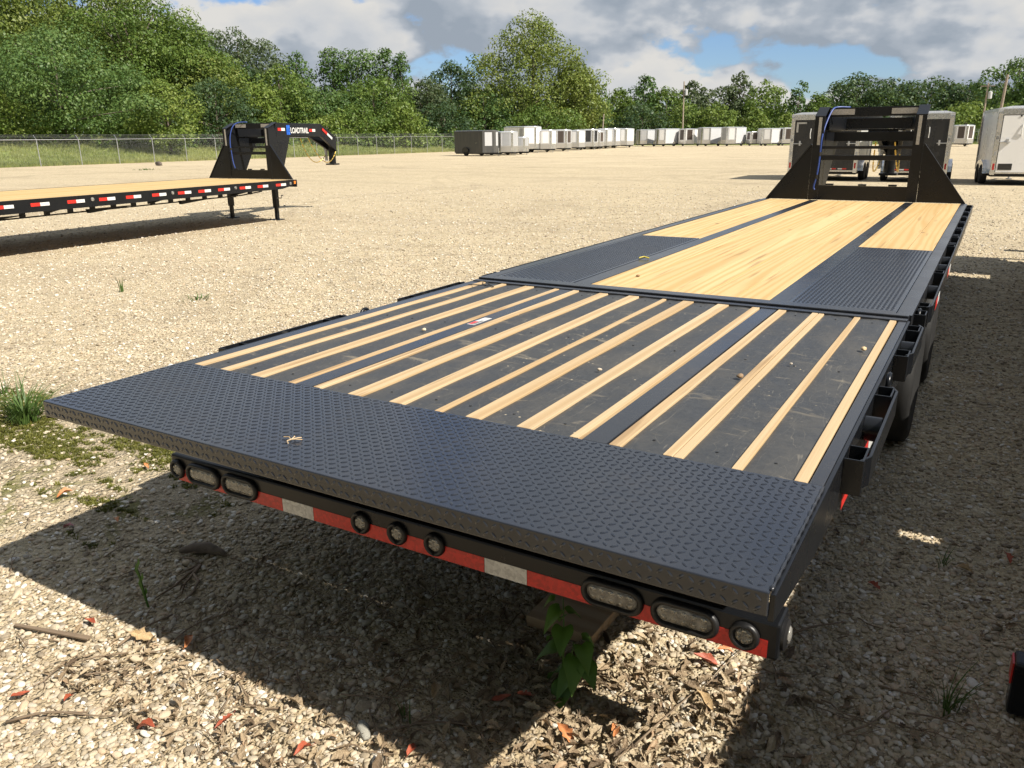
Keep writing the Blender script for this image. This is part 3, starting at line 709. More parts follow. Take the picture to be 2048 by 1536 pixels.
    to = bpy.data.objects.new('tmp', fc); C.objects.link(to); bpy.context.view_layer.update()
    me = bpy.data.meshes.new_from_object(to.evaluated_get(bpy.context.evaluated_depsgraph_get())); bpy.data.objects.remove(to)
    wdt = max(v.co.x for v in me.vertices); sc = .80/wdt
    for v in me.vertices: v.co.x *= sc
    me.materials.clear(); me.materials.append(MAT['white_tape']); me.name = 'maker_name'
    o = link('maker_name', me, T); p = on_beam(.585, .955); o.matrix_local = Matrix.Translation(p+nrm*.002) @ Matrix((Tt, Vector((0, 0, 1)), nrm)).transposed().to_4x4()
    b = MB(); nz0, nz1 = Vector((.226, 2.32, zt+1.02)), Vector((.165, 2.74, zt+.80))
    for f0, f1, m in ((0, .48, 'red_tape'), (.5, 1., 'white_tape')):
        a, c = nz0.lerp(nz1, f0), nz0.lerp(nz1, f1); nn = Vector((.98, .2, 0)); h = Vector((0, .02, .05))
        b = MB(); b.hull([a+nn*.001, c+nn*.001, c+h+nn*.001, a+h+nn*.001], [a+nn*.008, c+nn*.008, c+h+nn*.008, a+h+nn*.008]); b.build('reflective_tape', m, T)
left_trailer()

# ================================================================== neighbour trailer, mostly beyond the right edge of the picture
def neighbour():
    T = empty('flatbed_trailer', (1.93, 0, 0))
    tag(T, 'dark flatbed trailer close on the right whose bumper corner and front step just show', 'trailer')
    zt = .93; w = 2.5
    def part(name, mat, *bx, **k):
        b = MB(); b.box(*bx); return b.build(name, mat, T, **k)
    part('edge_rail', 'black', 0, .06, -.6, 9.75, .72, zt); part('edge_rail', 'black', w-.06, w, -.6, 9.75, .72, zt)
    n = 12; pw = (w-.13)/n
    for k in range(n):
        x0 = .065+k*pw
        if k == 1:
            part('deck_plank', 'plank', x0+.002, x0+pw-.002, -.58, 2.10, zt-.045, zt-.004); part('deck_plank', 'plank', x0+.002, x0+pw-.002, 2.165, 9.7, zt-.045, zt-.004)
        else: part('deck_plank', 'plank', x0+.002, x0+pw-.002, -.58, 9.7, zt-.045, zt-.004)
    part('main_beam', 'black', .5, .62, .2, 11.4, .45, .86); part('main_beam', 'black', w-.62, w-.5, .2, 11.4, .45, .86)
    part('side_channel', 'black', 0, .50, 10.0, 11.6, .75, zt-.03); part('front_beam', 'black', 0, w, 11.58, 11.66, .75, zt)
    b = MB(); b.prism([(.5, 10.0), (.9, 10.0), (.55, 11.5), (.5, 11.5)], 'z', .75, .83); b.build('brace_plate', 'black', T)
    for y in (4.2, 5.4):
        for xo in (.25, w-.25): wheel(T, (xo, y, .385), side=-1 if xo < 1 else 1)
        b = MB(); b.tube([(.2, y, .385), (w-.2, y, .385)], .06, 10); b.build('axle', 'black', T)
    part('step_beam', 'black', .06, .9, 12.55, 12.75, .07, .26); part('tongue', 'black', .62, .74, 11.4, 12.7, .25, .40)
    # rear light bar hanging low, corner towards us
    part('light_bar', 'black', -.20, 2.6, 1.06, 1.14, .02, .20, bevel=.01)
    part('bar_hanger', 'black', .5, .6, 1.08, 1.14, .20, .5); part('bar_hanger', 'black', 1.8, 1.9, 1.08, 1.14, .20, .5)
    part('reflective_tape', 'red_tape', -.13, .9, 1.054, 1.0595, .03, .075)
    b = MB(); b.box(-.205, -.2005, 1.07, 1.13, .12, .19); b.build('reflective_tape', 'red_tape', T)
    lamp(T, -.11, .12, 1.058, .0, .026, .017); lamp(T, .1, .12, 1.058, .05, .026, .017)
neighbour()

# ================================================================== enclosed cargo trailers
def cargo(loc, rz, label, group, w=2.1, l=3.7, h=2.05, floor=.42, body='white', nose_l='white', nose_r='white', side_door='grey', rear='white',
          guard='guard', trim='chrome', nose=.55, tandem=False, rear_detail=False, fender='chrome', roofm='roofskin'):
    T = empty('cargo_trailer', loc, rz); tag(T, label, 'trailer', group)
    z0, z1 = floor, floor+h; y0, y1 = -l/2, l/2; hw = w/2
    foot = [(-hw, y0), (hw, y0), (hw, y1), (.12, y1+nose), (-.12, y1+nose), (-hw, y1)]
    b = MB(); b.prism(foot, 'z', z0, z1); b.build('box_body', body, T)
    rf = [(x*1.012, y+(.015 if y > 0 else -.015)) for x, y in foot]
    b = MB(); b.prism(rf, 'z', z1-.09, z1+.004); b.hull([(x, y, z1+.004) for x, y in rf], [(x*.72, y*.985, z1+.07) for x, y in rf]); b.build('roof', roofm, T)
    # nose panels and stone guards on the two slanted faces
    for s, m in ((-1, nose_l), (1, nose_r)):
        a, c = Vector((s*hw, y1, 0)), Vector((s*.12, y1+nose, 0)); d = (c-a); ln = d.length; d.normalize(); nn = Vector((d.y*s, -d.x*s, 0)) if s > 0 else Vector((-d.y, d.x, 0))
        if nn.y < 0: nn = -nn
        def face(t0, t1, za, zb, th):
            ps = [a+d*(t0*ln), a+d*(t1*ln)]
            return [Vector((ps[0].x, ps[0].y, za)), Vector((ps[1].x, ps[1].y, za)), Vector((ps[1].x, ps[1].y, zb)), Vector((ps[0].x, ps[0].y, zb))], nn*th
        for nm, mt, t0, t1, za, zb in (('nose_panel', m, .20, .86, z0+.62, z1-.12), ('stone_guard', guard, .0, 1., z0+.01, z0+.56)):
            q, o_ = face(t0, t1, za, zb, .012); b = MB(); b.hull([p+o_*.1 for p in q], [p+o_ for p in q]); b.build(nm, mt, T)
        b = MB(); b.tube([(s*hw, y1, z0), (s*hw, y1, z1-.05)], .045, 8); b.build('corner_trim', trim, T)
    b = MB(); b.box(-.13, .13, y1+nose-.03, y1+nose+.012, z0, z1-.09); b.build('nose_trim', trim, T)
    for s in (-1, 1):     # lower sill
        xa, xb = sorted((s*hw, s*(hw+.012))); b = MB(); b.box(xa, xb, y0+.02, y1-.02, z0-.02, z0+.10); b.build('sill', trim, T)
    # side door (right side of the trailer as it travels = +x) plus same on the other for the rows seen from that side
    for s in ((1,) if not rear_detail else (1,)):
        xa, xb = sorted((s*hw, s*(hw+.014))); dy0 = y1-.95; b = MB(); b.box(xa, xb, dy0, dy0+.72, z0+.12, z1-.16); d_ = b.build('side_door', side_door, T)
        xa, xb = sorted((s*(hw+.014), s*(hw+.05))); b = MB(); b.box(xa, xb, dy0+.02, dy0+.12, z0+.85, z0+.90); b.build('handle', 'chrome', d_)
    ys = (-.42, .42) if tandem else (-.15,)
    for s in (-1, 1):
        for yy in ys: wheel(T, (s*(hw-.02 if not rear_detail else hw+.06), yy-.2, .33), .33, .20, 'chrome', s)
        b = MB(); pts = []; L_ = .46+(.42 if tandem else 0); yc = -.2+(0 if tandem else -.15)
        xs = sorted((s*(hw-.05), s*(hw+.14)))
        arc = [(yc+L_*math.cos(t), .36+.42*math.sin(t)**.6) for t in [math.pi*k/12 for k in range(13)]]
        b.prism(arc+[(yc-L_+.02, .36), (yc+L_-.02, .36)][::1] if False else arc, 'x', *xs); b.build('fender', fender, T)
    b = MB()
    for s in (-1, 1): b.hull([(s*.55-.03, y1-.1, z0-.14), (s*.55+.03, y1-.1, z0-.14), (s*.55+.03, y1-.1, z0-.04), (s*.55-.03, y1-.1, z0-.04)], [(s*.05-.03, y1+nose+.75, z0-.14), (s*.05+.03, y1+nose+.75, z0-.14), (s*.05+.03, y1+nose+.75, z0-.04), (s*.05-.03, y1+nose+.75, z0-.04)])
    b.box(-.06, .06, y1+nose+.7, y1+nose+.95, z0-.12, z0-.02); b.build('tongue', 'black', T)
    b = MB(); b.tube([(0, y1+nose+.55, .02), (0, y1+nose+.55, z0+.42)], .03, 8); b.box(-.09, .09, y1+nose+.46, y1+nose+.64, .005, .03); b.build('tongue_jack', 'galv', T)
    b = MB(); b.box(-hw+.05, hw-.05, y0+.1, y1-.1, z0-.12, z0-.005); b.build('chassis', 'black', T)
    # rear
    if not rear_detail:
        b = MB(); b.box(-hw+.10, hw-.10, y0-.014, y0, z0+.08, z1-.14); b.build('rear_door', rear, T)
    else:
        for s in (-1, 1):
            xa, xb = sorted((s*(hw-.13), s*(hw+.006))); b = MB(); b.box(xa, xb, y0-.03, y0+.05, z0-.06, z1-.10); p = b.build('rear_post', trim, T, bevel=.008)
            xa, xb = sorted((s*(hw-.125), s*(hw-.01))); b = MB(); b.box(xa, xb, y0-.033, y0-.0305, z1-.72, z1-.16); b.build('checker_plate', 'guard', p)
            for zz in (z1-.9, z0+1.1, z0+.62):
                b = MB(); b.box(s*(hw-.07)-.035, s*(hw-.07)+.035, y0-.045, y0-.0305, zz-.06, zz+.06); b.build('hinge_block', 'galv', p)
            b = MB(); b.box(s*(hw-.07)-.03, s*(hw-.07)+.03, y0-.044, y0-.031, z0+.10, z0+.30); b.build('tail_light', 'redlens', T)
        b = MB(); b.box(-hw+.13, hw-.13, y0-.028, y0, z1-.20, z1-.02); b.build('header', trim, T)
        for x in (-.62, -.2, .2, .62):
            b = MB(); b.lathe([(.03, 0), (.03, -.012), (.015, -.02)][::1], (x, y0-.02, z1-.24), 'y', 10); b.build('marker_lamp', 'satin', T)
        b = MB(); b.box(-hw+.15, hw-.15, y0-.022, y0+.02, z0+.03, z1-.215); rd = b.build('rear_door', rear, T, bevel=.006)
        b = MB()
        for (xa, xb, za, zb) in ((-hw+.13, -hw+.152, z0, z1-.2), (hw-.152, hw-.13, z0, z1-.2), (-hw+.152, hw-.152, z1-.216, z1-.2)): b.box(xa, xb, y0-.020, y0+.01, za, zb)
        b.build('door_seal', 'rubber_black', T)
        for s in (-1, 1):
            x = s*(hw-.36); zz = z0+.98
            b = MB(); b.box(min(x-.08*s, x+.24*s), max(x-.08*s, x+.24*s), y0-.055, y0-.024, zz-.015, zz+.015); b.box(x-.03, x+.03, y0-.07, y0-.024, zz-.07, zz+.10); b.build('door_latch', 'galv', T, bevel=.004)
            x = s*(hw-.72); b = MB(); b.tube([(x, y0-.03, zz+.18), (x+.012*s, y0-.06, zz+.36), (x, y0-.03, zz+.54)], .016, 6); b.build('grab_strap', 'white_tape', T)
        b = MB(); b.box(-hw+.1, hw-.1, y0-.03, y0+.03, z0-.02, z0+.028); b.build('rear_sill', 'chrome', T)
        if rear == 'blackskin':
            for k, x in enumerate((-.72, -.36, .36, .72)):
                for a, c, m in ((x-.15, x-.002, 'white_tape'), (x+.002, x+.15, 'red_tape')):
                    b = MB(); b.box(a, c, y0-.0255, y0-.0225, z0+.06, z0+.105); b.build('reflective_tape', m, T)
            b = MB(); zt_ = z1-.28
            b.box(-hw+.19, -hw+.55, y0-.0255, y0-.0225, zt_-.06, zt_); b.box(-hw+.19, -hw+.26, y0-.0255, y0-.0225, zt_-.36, zt_-.061); b.build('reflective_tape', 'grey_tape', T)
        else:
            b = MB(); b.box(-hw+.2, -hw+.60, y0-.030, y0-.0225, z0+.10, z0+.30); b.build('plate_holder', 'satin', T, bevel=.01)
    return T
near_g = 'enclosed trailers seen from behind'
cargo((-4.22, 32.9, 0), R(.5), 'black enclosed trailer seen from behind, left of the headboard', near_g, w=2.45, l=3.4, h=2.03, floor=.36, body='palegrey', nose_l='palegrey', nose_r='palegrey', rear='blackskin', rear_detail=True, tandem=True, side_door='palegrey')
cargo((-1.10, 32.6, 0), R(3.0), 'black enclosed trailer behind the right half of the headboard with bright fender', near_g, w=2.0, l=3.2, h=1.98, floor=.36, body='blackskin', nose_l='blackskin', nose_r='blackskin', rear='blackskin', rear_detail=True, tandem=True, side_door='blackskin')
cargo((2.30, 31.9, 0), R(8.0), 'white enclosed trailer with a plain rear door at the right edge', near_g, w=2.52, l=3.4, h=2.02, floor=.40, body='white', rear='white', rear_detail=True, tandem=True)

gA = 'enclosed trailers along the left fence'
def rowA(px, py, rz, label, w, l, h, **k):
    p = gp(px, py); cargo((p.x, p.y, 0), R(rz), label, gA, w=w, l=l, h=h, **k)
rowA(953, 311.5, -106, 'charcoal enclosed trailer at the near end of the far left row', 2.0, 4.1, 1.95, body='charcoal', nose_l='silver', nose_r='silver', guard='charcoal', trim='charcoal', side_door='charcoal', rear='charcoal', tandem=False, fender='satin', roofm='charcoal', floor=.30)
rowA(1003, 310, -120, 'silver enclosed trailer with black side door next to the charcoal one', 1.9, 3.2, 1.85, body='silver', nose_l='grey', nose_r='grey', side_door='blackskin', floor=.30)
rowA(1031, 308.5, -122, 'small low silver enclosed trailer with grey nose panel', 1.6, 2.6, 1.35, body='silver', nose_l='grey', nose_r='grey', side_door='blackskin', floor=.28)
rowA(1045, 304.5, -118, 'tall white enclosed trailer standing above its neighbours in the left row', 2.3, 4.3, 2.35, body='white', floor=.4)
rowA(1082, 304, -124, 'pale grey enclosed trailer with grey side door right of the tall white one', 2.0, 3.6, 2.0, body='palegrey', side_door='grey', floor=.36)
rowA(1114, 302, -126, 'silver enclosed trailer with open looking black door and dark nose panel', 2.1, 3.6, 2.05, body='silver', nose_l='brown', nose_r='brown', side_door='blackskin', floor=.36)
rowA(1147, 300, -140, 'enclosed trailer with two white nose panels in the middle of the left row', 2.2, 3.4, 2.0, body='silver', floor=.36)
rowA(1171, 298.5, -130, 'enclosed trailer with near black nose panel in the left row', 2.1, 3.4, 2.15, body='silver', nose_l='blackskin', nose_r='blackskin', floor=.36)
rowA(1184, 298, -130, 'enclosed trailer with dark brown nose panel in the left row', 2.0, 3.2, 1.9, body='silver', nose_l='brown', nose_r='brown', floor=.36)
rowA(1199, 297, -132, 'silver white enclosed trailer just left of the leaning pole', 2.2, 3.6, 2.2, body='silver', nose_l='silver', nose_r='silver', floor=.38)
rowA(1217, 296, -134, 'enclosed trailer with plain white nose second from the far end of the row', 2.2, 3.6, 2.3, body='grey', floor=.38)
rowA(1243, 295, -142, 'white enclosed trailer with grey side at the far end of the left row', 2.7, 3.8, 2.3, body='palegrey', side_door='grey', floor=.38)

gB = 'enclosed trailers along the back of the lot'
def rowB(px, py, rz, label, w, l, h, **k):
    p = gp(px, py); cargo((p.x, p.y, 0), R(rz), label, gB, w=w, l=l, h=h, floor=.36, **k)
rowB(1294, 292.5, 168, 'silver enclosed trailer with grey nose standing first in the back row', 2.2, 3.4, 2.2, body='silver', nose_l='silver', nose_r='grey')
rowB(1334, 292.5, 160, 'white and silver enclosed trailer left of the transformer pole', 2.2, 3.6, 2.3, body='silver', nose_l='white', nose_r='grey')
rowB(1379, 292, 180, 'enclosed trailer with two dark nose panels right of the transformer pole', 2.5, 3.6, 2.25, body='white', nose_l='brown', nose_r='brown', side_door='blackskin')
rowB(1421, 292, 162, 'white enclosed trailer with grey nose panel, fourth along the back row', 2.4, 3.8, 2.4, body='silver', nose_l='white', nose_r='grey')
rowB(1466, 292, 172, 'tall white enclosed trailer in the middle of the back row', 2.4, 3.8, 2.4, body='silver', nose_l='white', nose_r='grey')
rowB(1509, 291.5, 176, 'small low enclosed trailer with two dark panels in the back row', 1.9, 2.6, 1.7, body='white', nose_l='brown', nose_r='brown', side_door='blackskin')
rowB(1541, 291.5, 160, 'silver enclosed trailer with white right face next to the small one', 2.4, 3.6, 2.15, body='silver', nose_l='white', nose_r='palegrey')
rowB(1577, 291, 172, 'dark panelled enclosed trailer half hidden behind the nearer black trailer', 2.3, 3.6, 2.2, body='silver', nose_l='brown', nose_r='brown', side_door='blackskin')
rowB(1914, 292.5, 205, 'white enclosed trailer with dark front window far off between two nearer trailers', 2.2, 3.4, 2.15, body='white', nose_l='brown', nose_r='brown')

# ================================================================== chain-link fence
def chain_mat():
    m = NT('chain_link'); v = m.coord('Object')
    s = m.n('ShaderNodeSeparateXYZ'); m.L.new(v, s.inputs[0])
    a = m.math('ADD', s.outputs[0], s.outputs[1])
    def wires(u):
        f = m.math('FRACT', m.math('MULTIPLY', u, 14.0)); return m.math('LESS_THAN', m.math('ABSOLUTE', m.math('SUBTRACT', f, .5)), .018)
    k = m.math('MAXIMUM', wires(m.math('ADD', a, s.outputs[2])), wires(m.math('SUBTRACT', a, s.outputs[2])))
    m.base((.42, .43, .43)); m.rough(.5); m.b.inputs['Metallic'].default_value = .5; m.L.new(k, m.b.inputs['Alpha']); return m.m
MAT['chain'] = chain_mat()
def fence():
    T = empty('chain_link_fence', (FX, 60, 0)); tag(T, 'galvanised chain link fence with barbed wire arms around the gravel lot', 'fence')
    runs = [((0, -40), (0, FY-60), (-1, 0)), ((0, FY-60), (90, FY-60), (0, 1))]
    for (ax, ay), (bx, by), (nx, ny) in runs:
        ln = math.hypot(bx-ax, by-ay); n = int(ln/3.05); tx, ty = (bx-ax)/ln, (by-ay)/ln
        shared = None
        for k in range(n+1):
            x, y = ax+tx*ln*k/n, ay+ty*ln*k/n
            if shared is None:
                b = MB(); b.tube([(0, 0, 0), (0, 0, 1.86)], .030, 8); b.tube([(0, 0, 1.86), (nx*.27, ny*.27, 2.15)], .016, 6); shared = b.build('fence_post', 'galv', T, smooth='auto'); o = shared
            else:
                o = shared.copy(); C.objects.link(o); o.parent = T
            o.location = (x, y, 0); o.rotation_euler = (random.uniform(-.015, .015), random.uniform(-.02, .02), 0)
        b = MB(); b.tube([(ax, ay, 1.83), (bx, by, 1.83)], .022, 6); b.build('top_rail', 'galv', T)
        b = MB()
        for f, z in ((.33, 1.96), (.66, 2.06), (1., 2.15)): b.tube([(ax+nx*.27*f, ay+ny*.27*f, z), (bx+nx*.27*f, by+ny*.27*f, z)], .005, 4)
        b.build('barbed_wire', 'galv', T)
        b = MB(); e = .035
        b.add([(ax+nx*e, ay+ny*e, .03), (bx+nx*e, by+ny*e, .03), (bx+nx*e, by+ny*e, 1.83), (ax+nx*e, ay+ny*e, 1.83)], [(0, 1, 2, 3)]); b.build('mesh_fabric', 'chain', T)
fence()

# ================================================================== utility poles
MAT['pole'] = simple('weathered_pole', (.30, .25, .195), .85, 0, .4, 30, .25)
MAT['transformer'] = simple('transformer_grey', (.48, .49, .50), .4)
def pole(px, ytop, d, label, lean=(0, 0), tank=None, arm=False, r=.15):
    p = at_range(px, d); h = height_of(px, ytop, d); T = empty('utility_pole', p); tag(T, label, 'pole', 'utility poles by the lot')
    b = MB(); b.tube([(0, 0, 0), (lean[0]*.5*h, lean[1]*.5*h, h*.5), (lean[0]*h, lean[1]*h, h)], [r, r*.85, r*.7], 10); b.build('pole_shaft', 'pole', T, smooth='auto')
    if tank:
        z = h*tank; b = MB(); b.lathe([(.10, -.5), (.26, -.46), (.27, .40), (.20, .48), (.08, .50)], (lean[0]*z+.42, 0, z), 'z', 14); t = b.build('transformer', 'transformer', T, smooth='auto')
        b = MB(); b.tube([(lean[0]*z+.42, 0, z+.5), (lean[0]*z+.42, 0, z+.72)], .035, 6); b.build('bushing', 'transformer', t)
    if arm:
        b = MB(); b.box(lean[0]*h-.9, lean[0]*h+.9, -.16, -.05, h-.5, h-.38); b.build('cross_arm', 'pole', T)
    return T, h
pole(1365, 163, 150, 'slim pole with grey transformer can behind the back row of trailers', (-.02, 0), .83)
pole(1203, 228, 128, 'pale bare pole leaning behind the far end of the left row', (.06, 0), None, r=.13)
pole(1960, 166, 138, 'dark pole with white transformer among the trees at the right', (0, 0), .80, True)
pole(1990, 150, 92, 'tall bare brown pole above the white trailer', (.03, 0), None, r=.16)
pole(2040, 166, 80, 'bare pole cut by the right edge of the photo', (.02, 0), None, r=.15)
def cable(a, b_, sag, label):
    b = MB(); b.tube([a.lerp(b_, t)-Vector((0, 0, sag*4*t*(1-t))) for t in [k/16 for k in range(17)]], .012, 4); o = b.build('overhead_cable', 'satin'); tag(o, label, 'cable', 'overhead cables')
pa, pb = at_range(1363, 150), at_range(1206, 128); cable(Vector((pa.x-.2, pa.y, height_of(1363, 205, 150))), Vector((pb.x, pb.y, height_of(1203, 256, 128))), 1.2, 'thin overhead cable sagging from the transformer pole to the leaning pole')
pa, pb = at_range(1991, 92), at_range(1960, 138); cable(Vector((pa.x+.2, pa.y, height_of(1990, 158, 92))), Vector((pb.x, pb.y, height_of(1960, 172, 138))), .8, 'thin overhead cable between the two poles above the white trailer')

# ================================================================== trees
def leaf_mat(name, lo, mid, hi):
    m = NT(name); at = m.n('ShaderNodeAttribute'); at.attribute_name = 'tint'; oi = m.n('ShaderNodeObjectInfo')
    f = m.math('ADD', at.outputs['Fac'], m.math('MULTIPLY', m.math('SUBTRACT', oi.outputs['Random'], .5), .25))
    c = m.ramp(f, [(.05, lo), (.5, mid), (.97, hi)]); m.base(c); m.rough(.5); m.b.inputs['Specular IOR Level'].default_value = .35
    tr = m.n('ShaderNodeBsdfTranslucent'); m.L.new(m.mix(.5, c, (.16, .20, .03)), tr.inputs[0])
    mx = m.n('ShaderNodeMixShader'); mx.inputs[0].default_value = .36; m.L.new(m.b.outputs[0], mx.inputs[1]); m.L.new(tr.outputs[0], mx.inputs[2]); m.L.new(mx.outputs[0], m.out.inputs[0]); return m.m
MAT['lf_dark'] = leaf_mat('dark_green_leaves', (.042, .092, .026), (.085, .160, .042), (.145, .220, .062))
MAT['lf_mid'] = leaf_mat('mid_green_leaves', (.066, .122, .022), (.125, .200, .038), (.200, .262, .058))
MAT['lf_olive'] = leaf_mat('olive_green_leaves', (.085, .126, .022), (.155, .208, .040), (.240, .275, .066))
MAT['lf_light'] = leaf_mat('light_green_leaves', (.090, .150, .026), (.165, .235, .042), (.245, .300, .072))
MAT['lf_grey'] = leaf_mat('grey_green_leaves', (.055, .085, .042), (.098, .135, .064), (.155, .185, .092))
MAT['lf_deep'] = leaf_mat('deep_green_leaves', (.026, .055, .024), (.050, .096, .038), (.095, .148, .056))  # deepest green of the foliage colours
MAT['bark'] = simple('tree_bark', (.13, .105, .085), .9, 0, .5, 12, .3)

def quads_mesh(name, Cn, Nn, size, tint, rng, aspect=.62):
    """many small kite-shaped leaves from centres, normals and sizes"""
    n = len(Cn); rv = rng.normal(size=(n, 3)); t = np.cross(Nn, rv); t /= np.linalg.norm(t, axis=1)[:, None]+1e-9; bt = np.cross(Nn, t)
    s = size[:, None]; V = np.empty((n, 4, 3))
    V[:, 0] = Cn-t*s*.5; V[:, 1] = Cn+bt*s*aspect*.5+t*s*.08; V[:, 2] = Cn+t*s*.5; V[:, 3] = Cn-bt*s*aspect*.5+t*s*.08
    V[:, [1, 3]] += (Nn*s*.10)[:, None, :]
    me = bpy.data.meshes.new(name); me.vertices.add(4*n); me.vertices.foreach_set('co', V.reshape(-1).astype(np.float32))
    me.loops.add(4*n); me.loops.foreach_set('vertex_index', np.arange(4*n, dtype=np.int32)); me.polygons.add(n)
    me.polygons.foreach_set('loop_start', np.arange(0, 4*n, 4, dtype=np.int32)); me.update(calc_edges=True)
    a = me.attributes.new('tint', 'FLOAT', 'POINT'); a.data.foreach_set('value', np.repeat(np.clip(tint, 0, 1), 4).astype(np.float32)); return me
ENV = {
    'round': lambda t: np.clip(1-(2*t-.92)**2, 0.02, 1)**.55,
    'cone': lambda t: np.minimum(1, (t+.03)/.22)**.6*np.clip(1-t, 0, 1)**.62*1.18,
    'column': lambda t: np.clip(np.sin(np.pi*np.clip(t*.92+.05, 0, 1)), .02, 1)**.5,
    'spread': lambda t: np.minimum(1, (t+.02)/.12)**.5*np.clip(1-t**2.4, 0.02, 1)**.6,
    'slope': lambda t: np.clip(1.05-t, 0.03, 1)**.75,
}
def crown_mesh(kind, w, h, seed, leaf, dens=1.0, layered=0.0, open_=0.0):
    rng = np.random.default_rng(seed); env = ENV[kind]
    rc0 = .105*w if kind != 'column' else .22*w; rc0 = min(max(rc0, .7), 1.9)
    area = math.pi*w*h*.8; nc = int(area/(rc0*rc0)*.80*(1-open_))
    t = rng.random(nc*3); r = env(t); keep = rng.random(len(t)) < (r/r.max())**.8; t = t[keep][:nc]; nc = len(t); r = env(t)
    th = rng.random(nc)*2*np.pi; lob = 1+.16*np.sin(th*3+seed+t*4)+.10*np.sin(th*5+seed*1.7-t*9)
    rad = r*(w/2)*lob*np.where(rng.random(nc) < .78, .80+.20*rng.random(nc), np.sqrt(rng.random(nc))*.8)
    rc = rc0*(.6+.8*rng.random(nc)); c = np.stack([rad*np.cos(th), rad*np.sin(th), t*(h-rc0*.8)+rc0*.3], 1)
    ctint = .5+.17*rng.normal(size=nc)
    per = np.maximum(14, (dens*4.9*(rc/leaf)**2)).astype(int); idx = np.repeat(np.arange(nc), per); n = len(idx)
    d = rng.normal(size=(n, 3)); d[:, 2] = d[:, 2]*.9+.30; d /= np.linalg.norm(d, axis=1)[:, None]
    rr = rc[idx]*(.62+.45*rng.random(n)**.7); P = c[idx]+d*rr[:, None]*np.array([1, 1, .72-.25*layered])
    P += rng.normal(size=(n, 3))*rc0*.05
    N_ = d*.85+rng.normal(size=(n, 3))*.42; N_[:, 2] += .28; N_ /= np.linalg.norm(N_, axis=1)[:, None]
    return quads_mesh('crown', P, N_, leaf*(.65+.7*rng.random(n)), ctint[idx]+.20*rng.normal(size=n), rng), c
def tree(label, kind, px, ytop, wpx, d, pal, base=None, leaf=None, dens=1.0, open_=0.0, clear=.12, layered=0.0, cat='tree', group='trees beyond the fence', name='tree', yb=None):
    p = at_range(px, d); zg = field_h(p.x, p.y) if (p.x < FX or p.y > FY) else 0.0
    H = height_of(px, ytop, d)-zg; w = wpx*d/FPX; leaf = leaf or max(.24, d*.0029)
    seed = int(px*13+ytop*7+d) % 99991; T = empty(name, (p.x, p.y, zg)); tag(T, label, cat, group)
    cz = H*clear; me, cc = crown_mesh(kind, w, H-cz, seed, leaf, dens, layered, open_); me.materials.append(MAT[pal]); o = link('crown', me, T); o.location = (0, 0, cz)
    rng = random.Random(seed); b = MB(); tr = max(.10, H*.017)
    top = H*.86; b.tube([(0, 0, -.1), (rng.uniform(-.02, .02)*H, rng.uniform(-.02, .02)*H, top*.4), (rng.uniform(-.03, .03)*H, rng.uniform(-.03, .03)*H, top)], [tr*1.25, tr*.8, tr*.15], 8)
    for k in range(min(12, len(cc))):
        e = cc[rng.randrange(len(cc))]; z0 = max(.12*H, (e[2]+cz)*rng.uniform(.45, .75)); e = Vector((e[0]*.9, e[1]*.9, e[2]+cz))
        b.tube([(0, 0, z0), (e.x*.5, e.y*.5, z0*.4+e.z*.6), tuple(e)], [tr*.42, tr*.28, tr*.07], 5)
    b.build('trunk', 'bark', T, smooth=True)
    return T
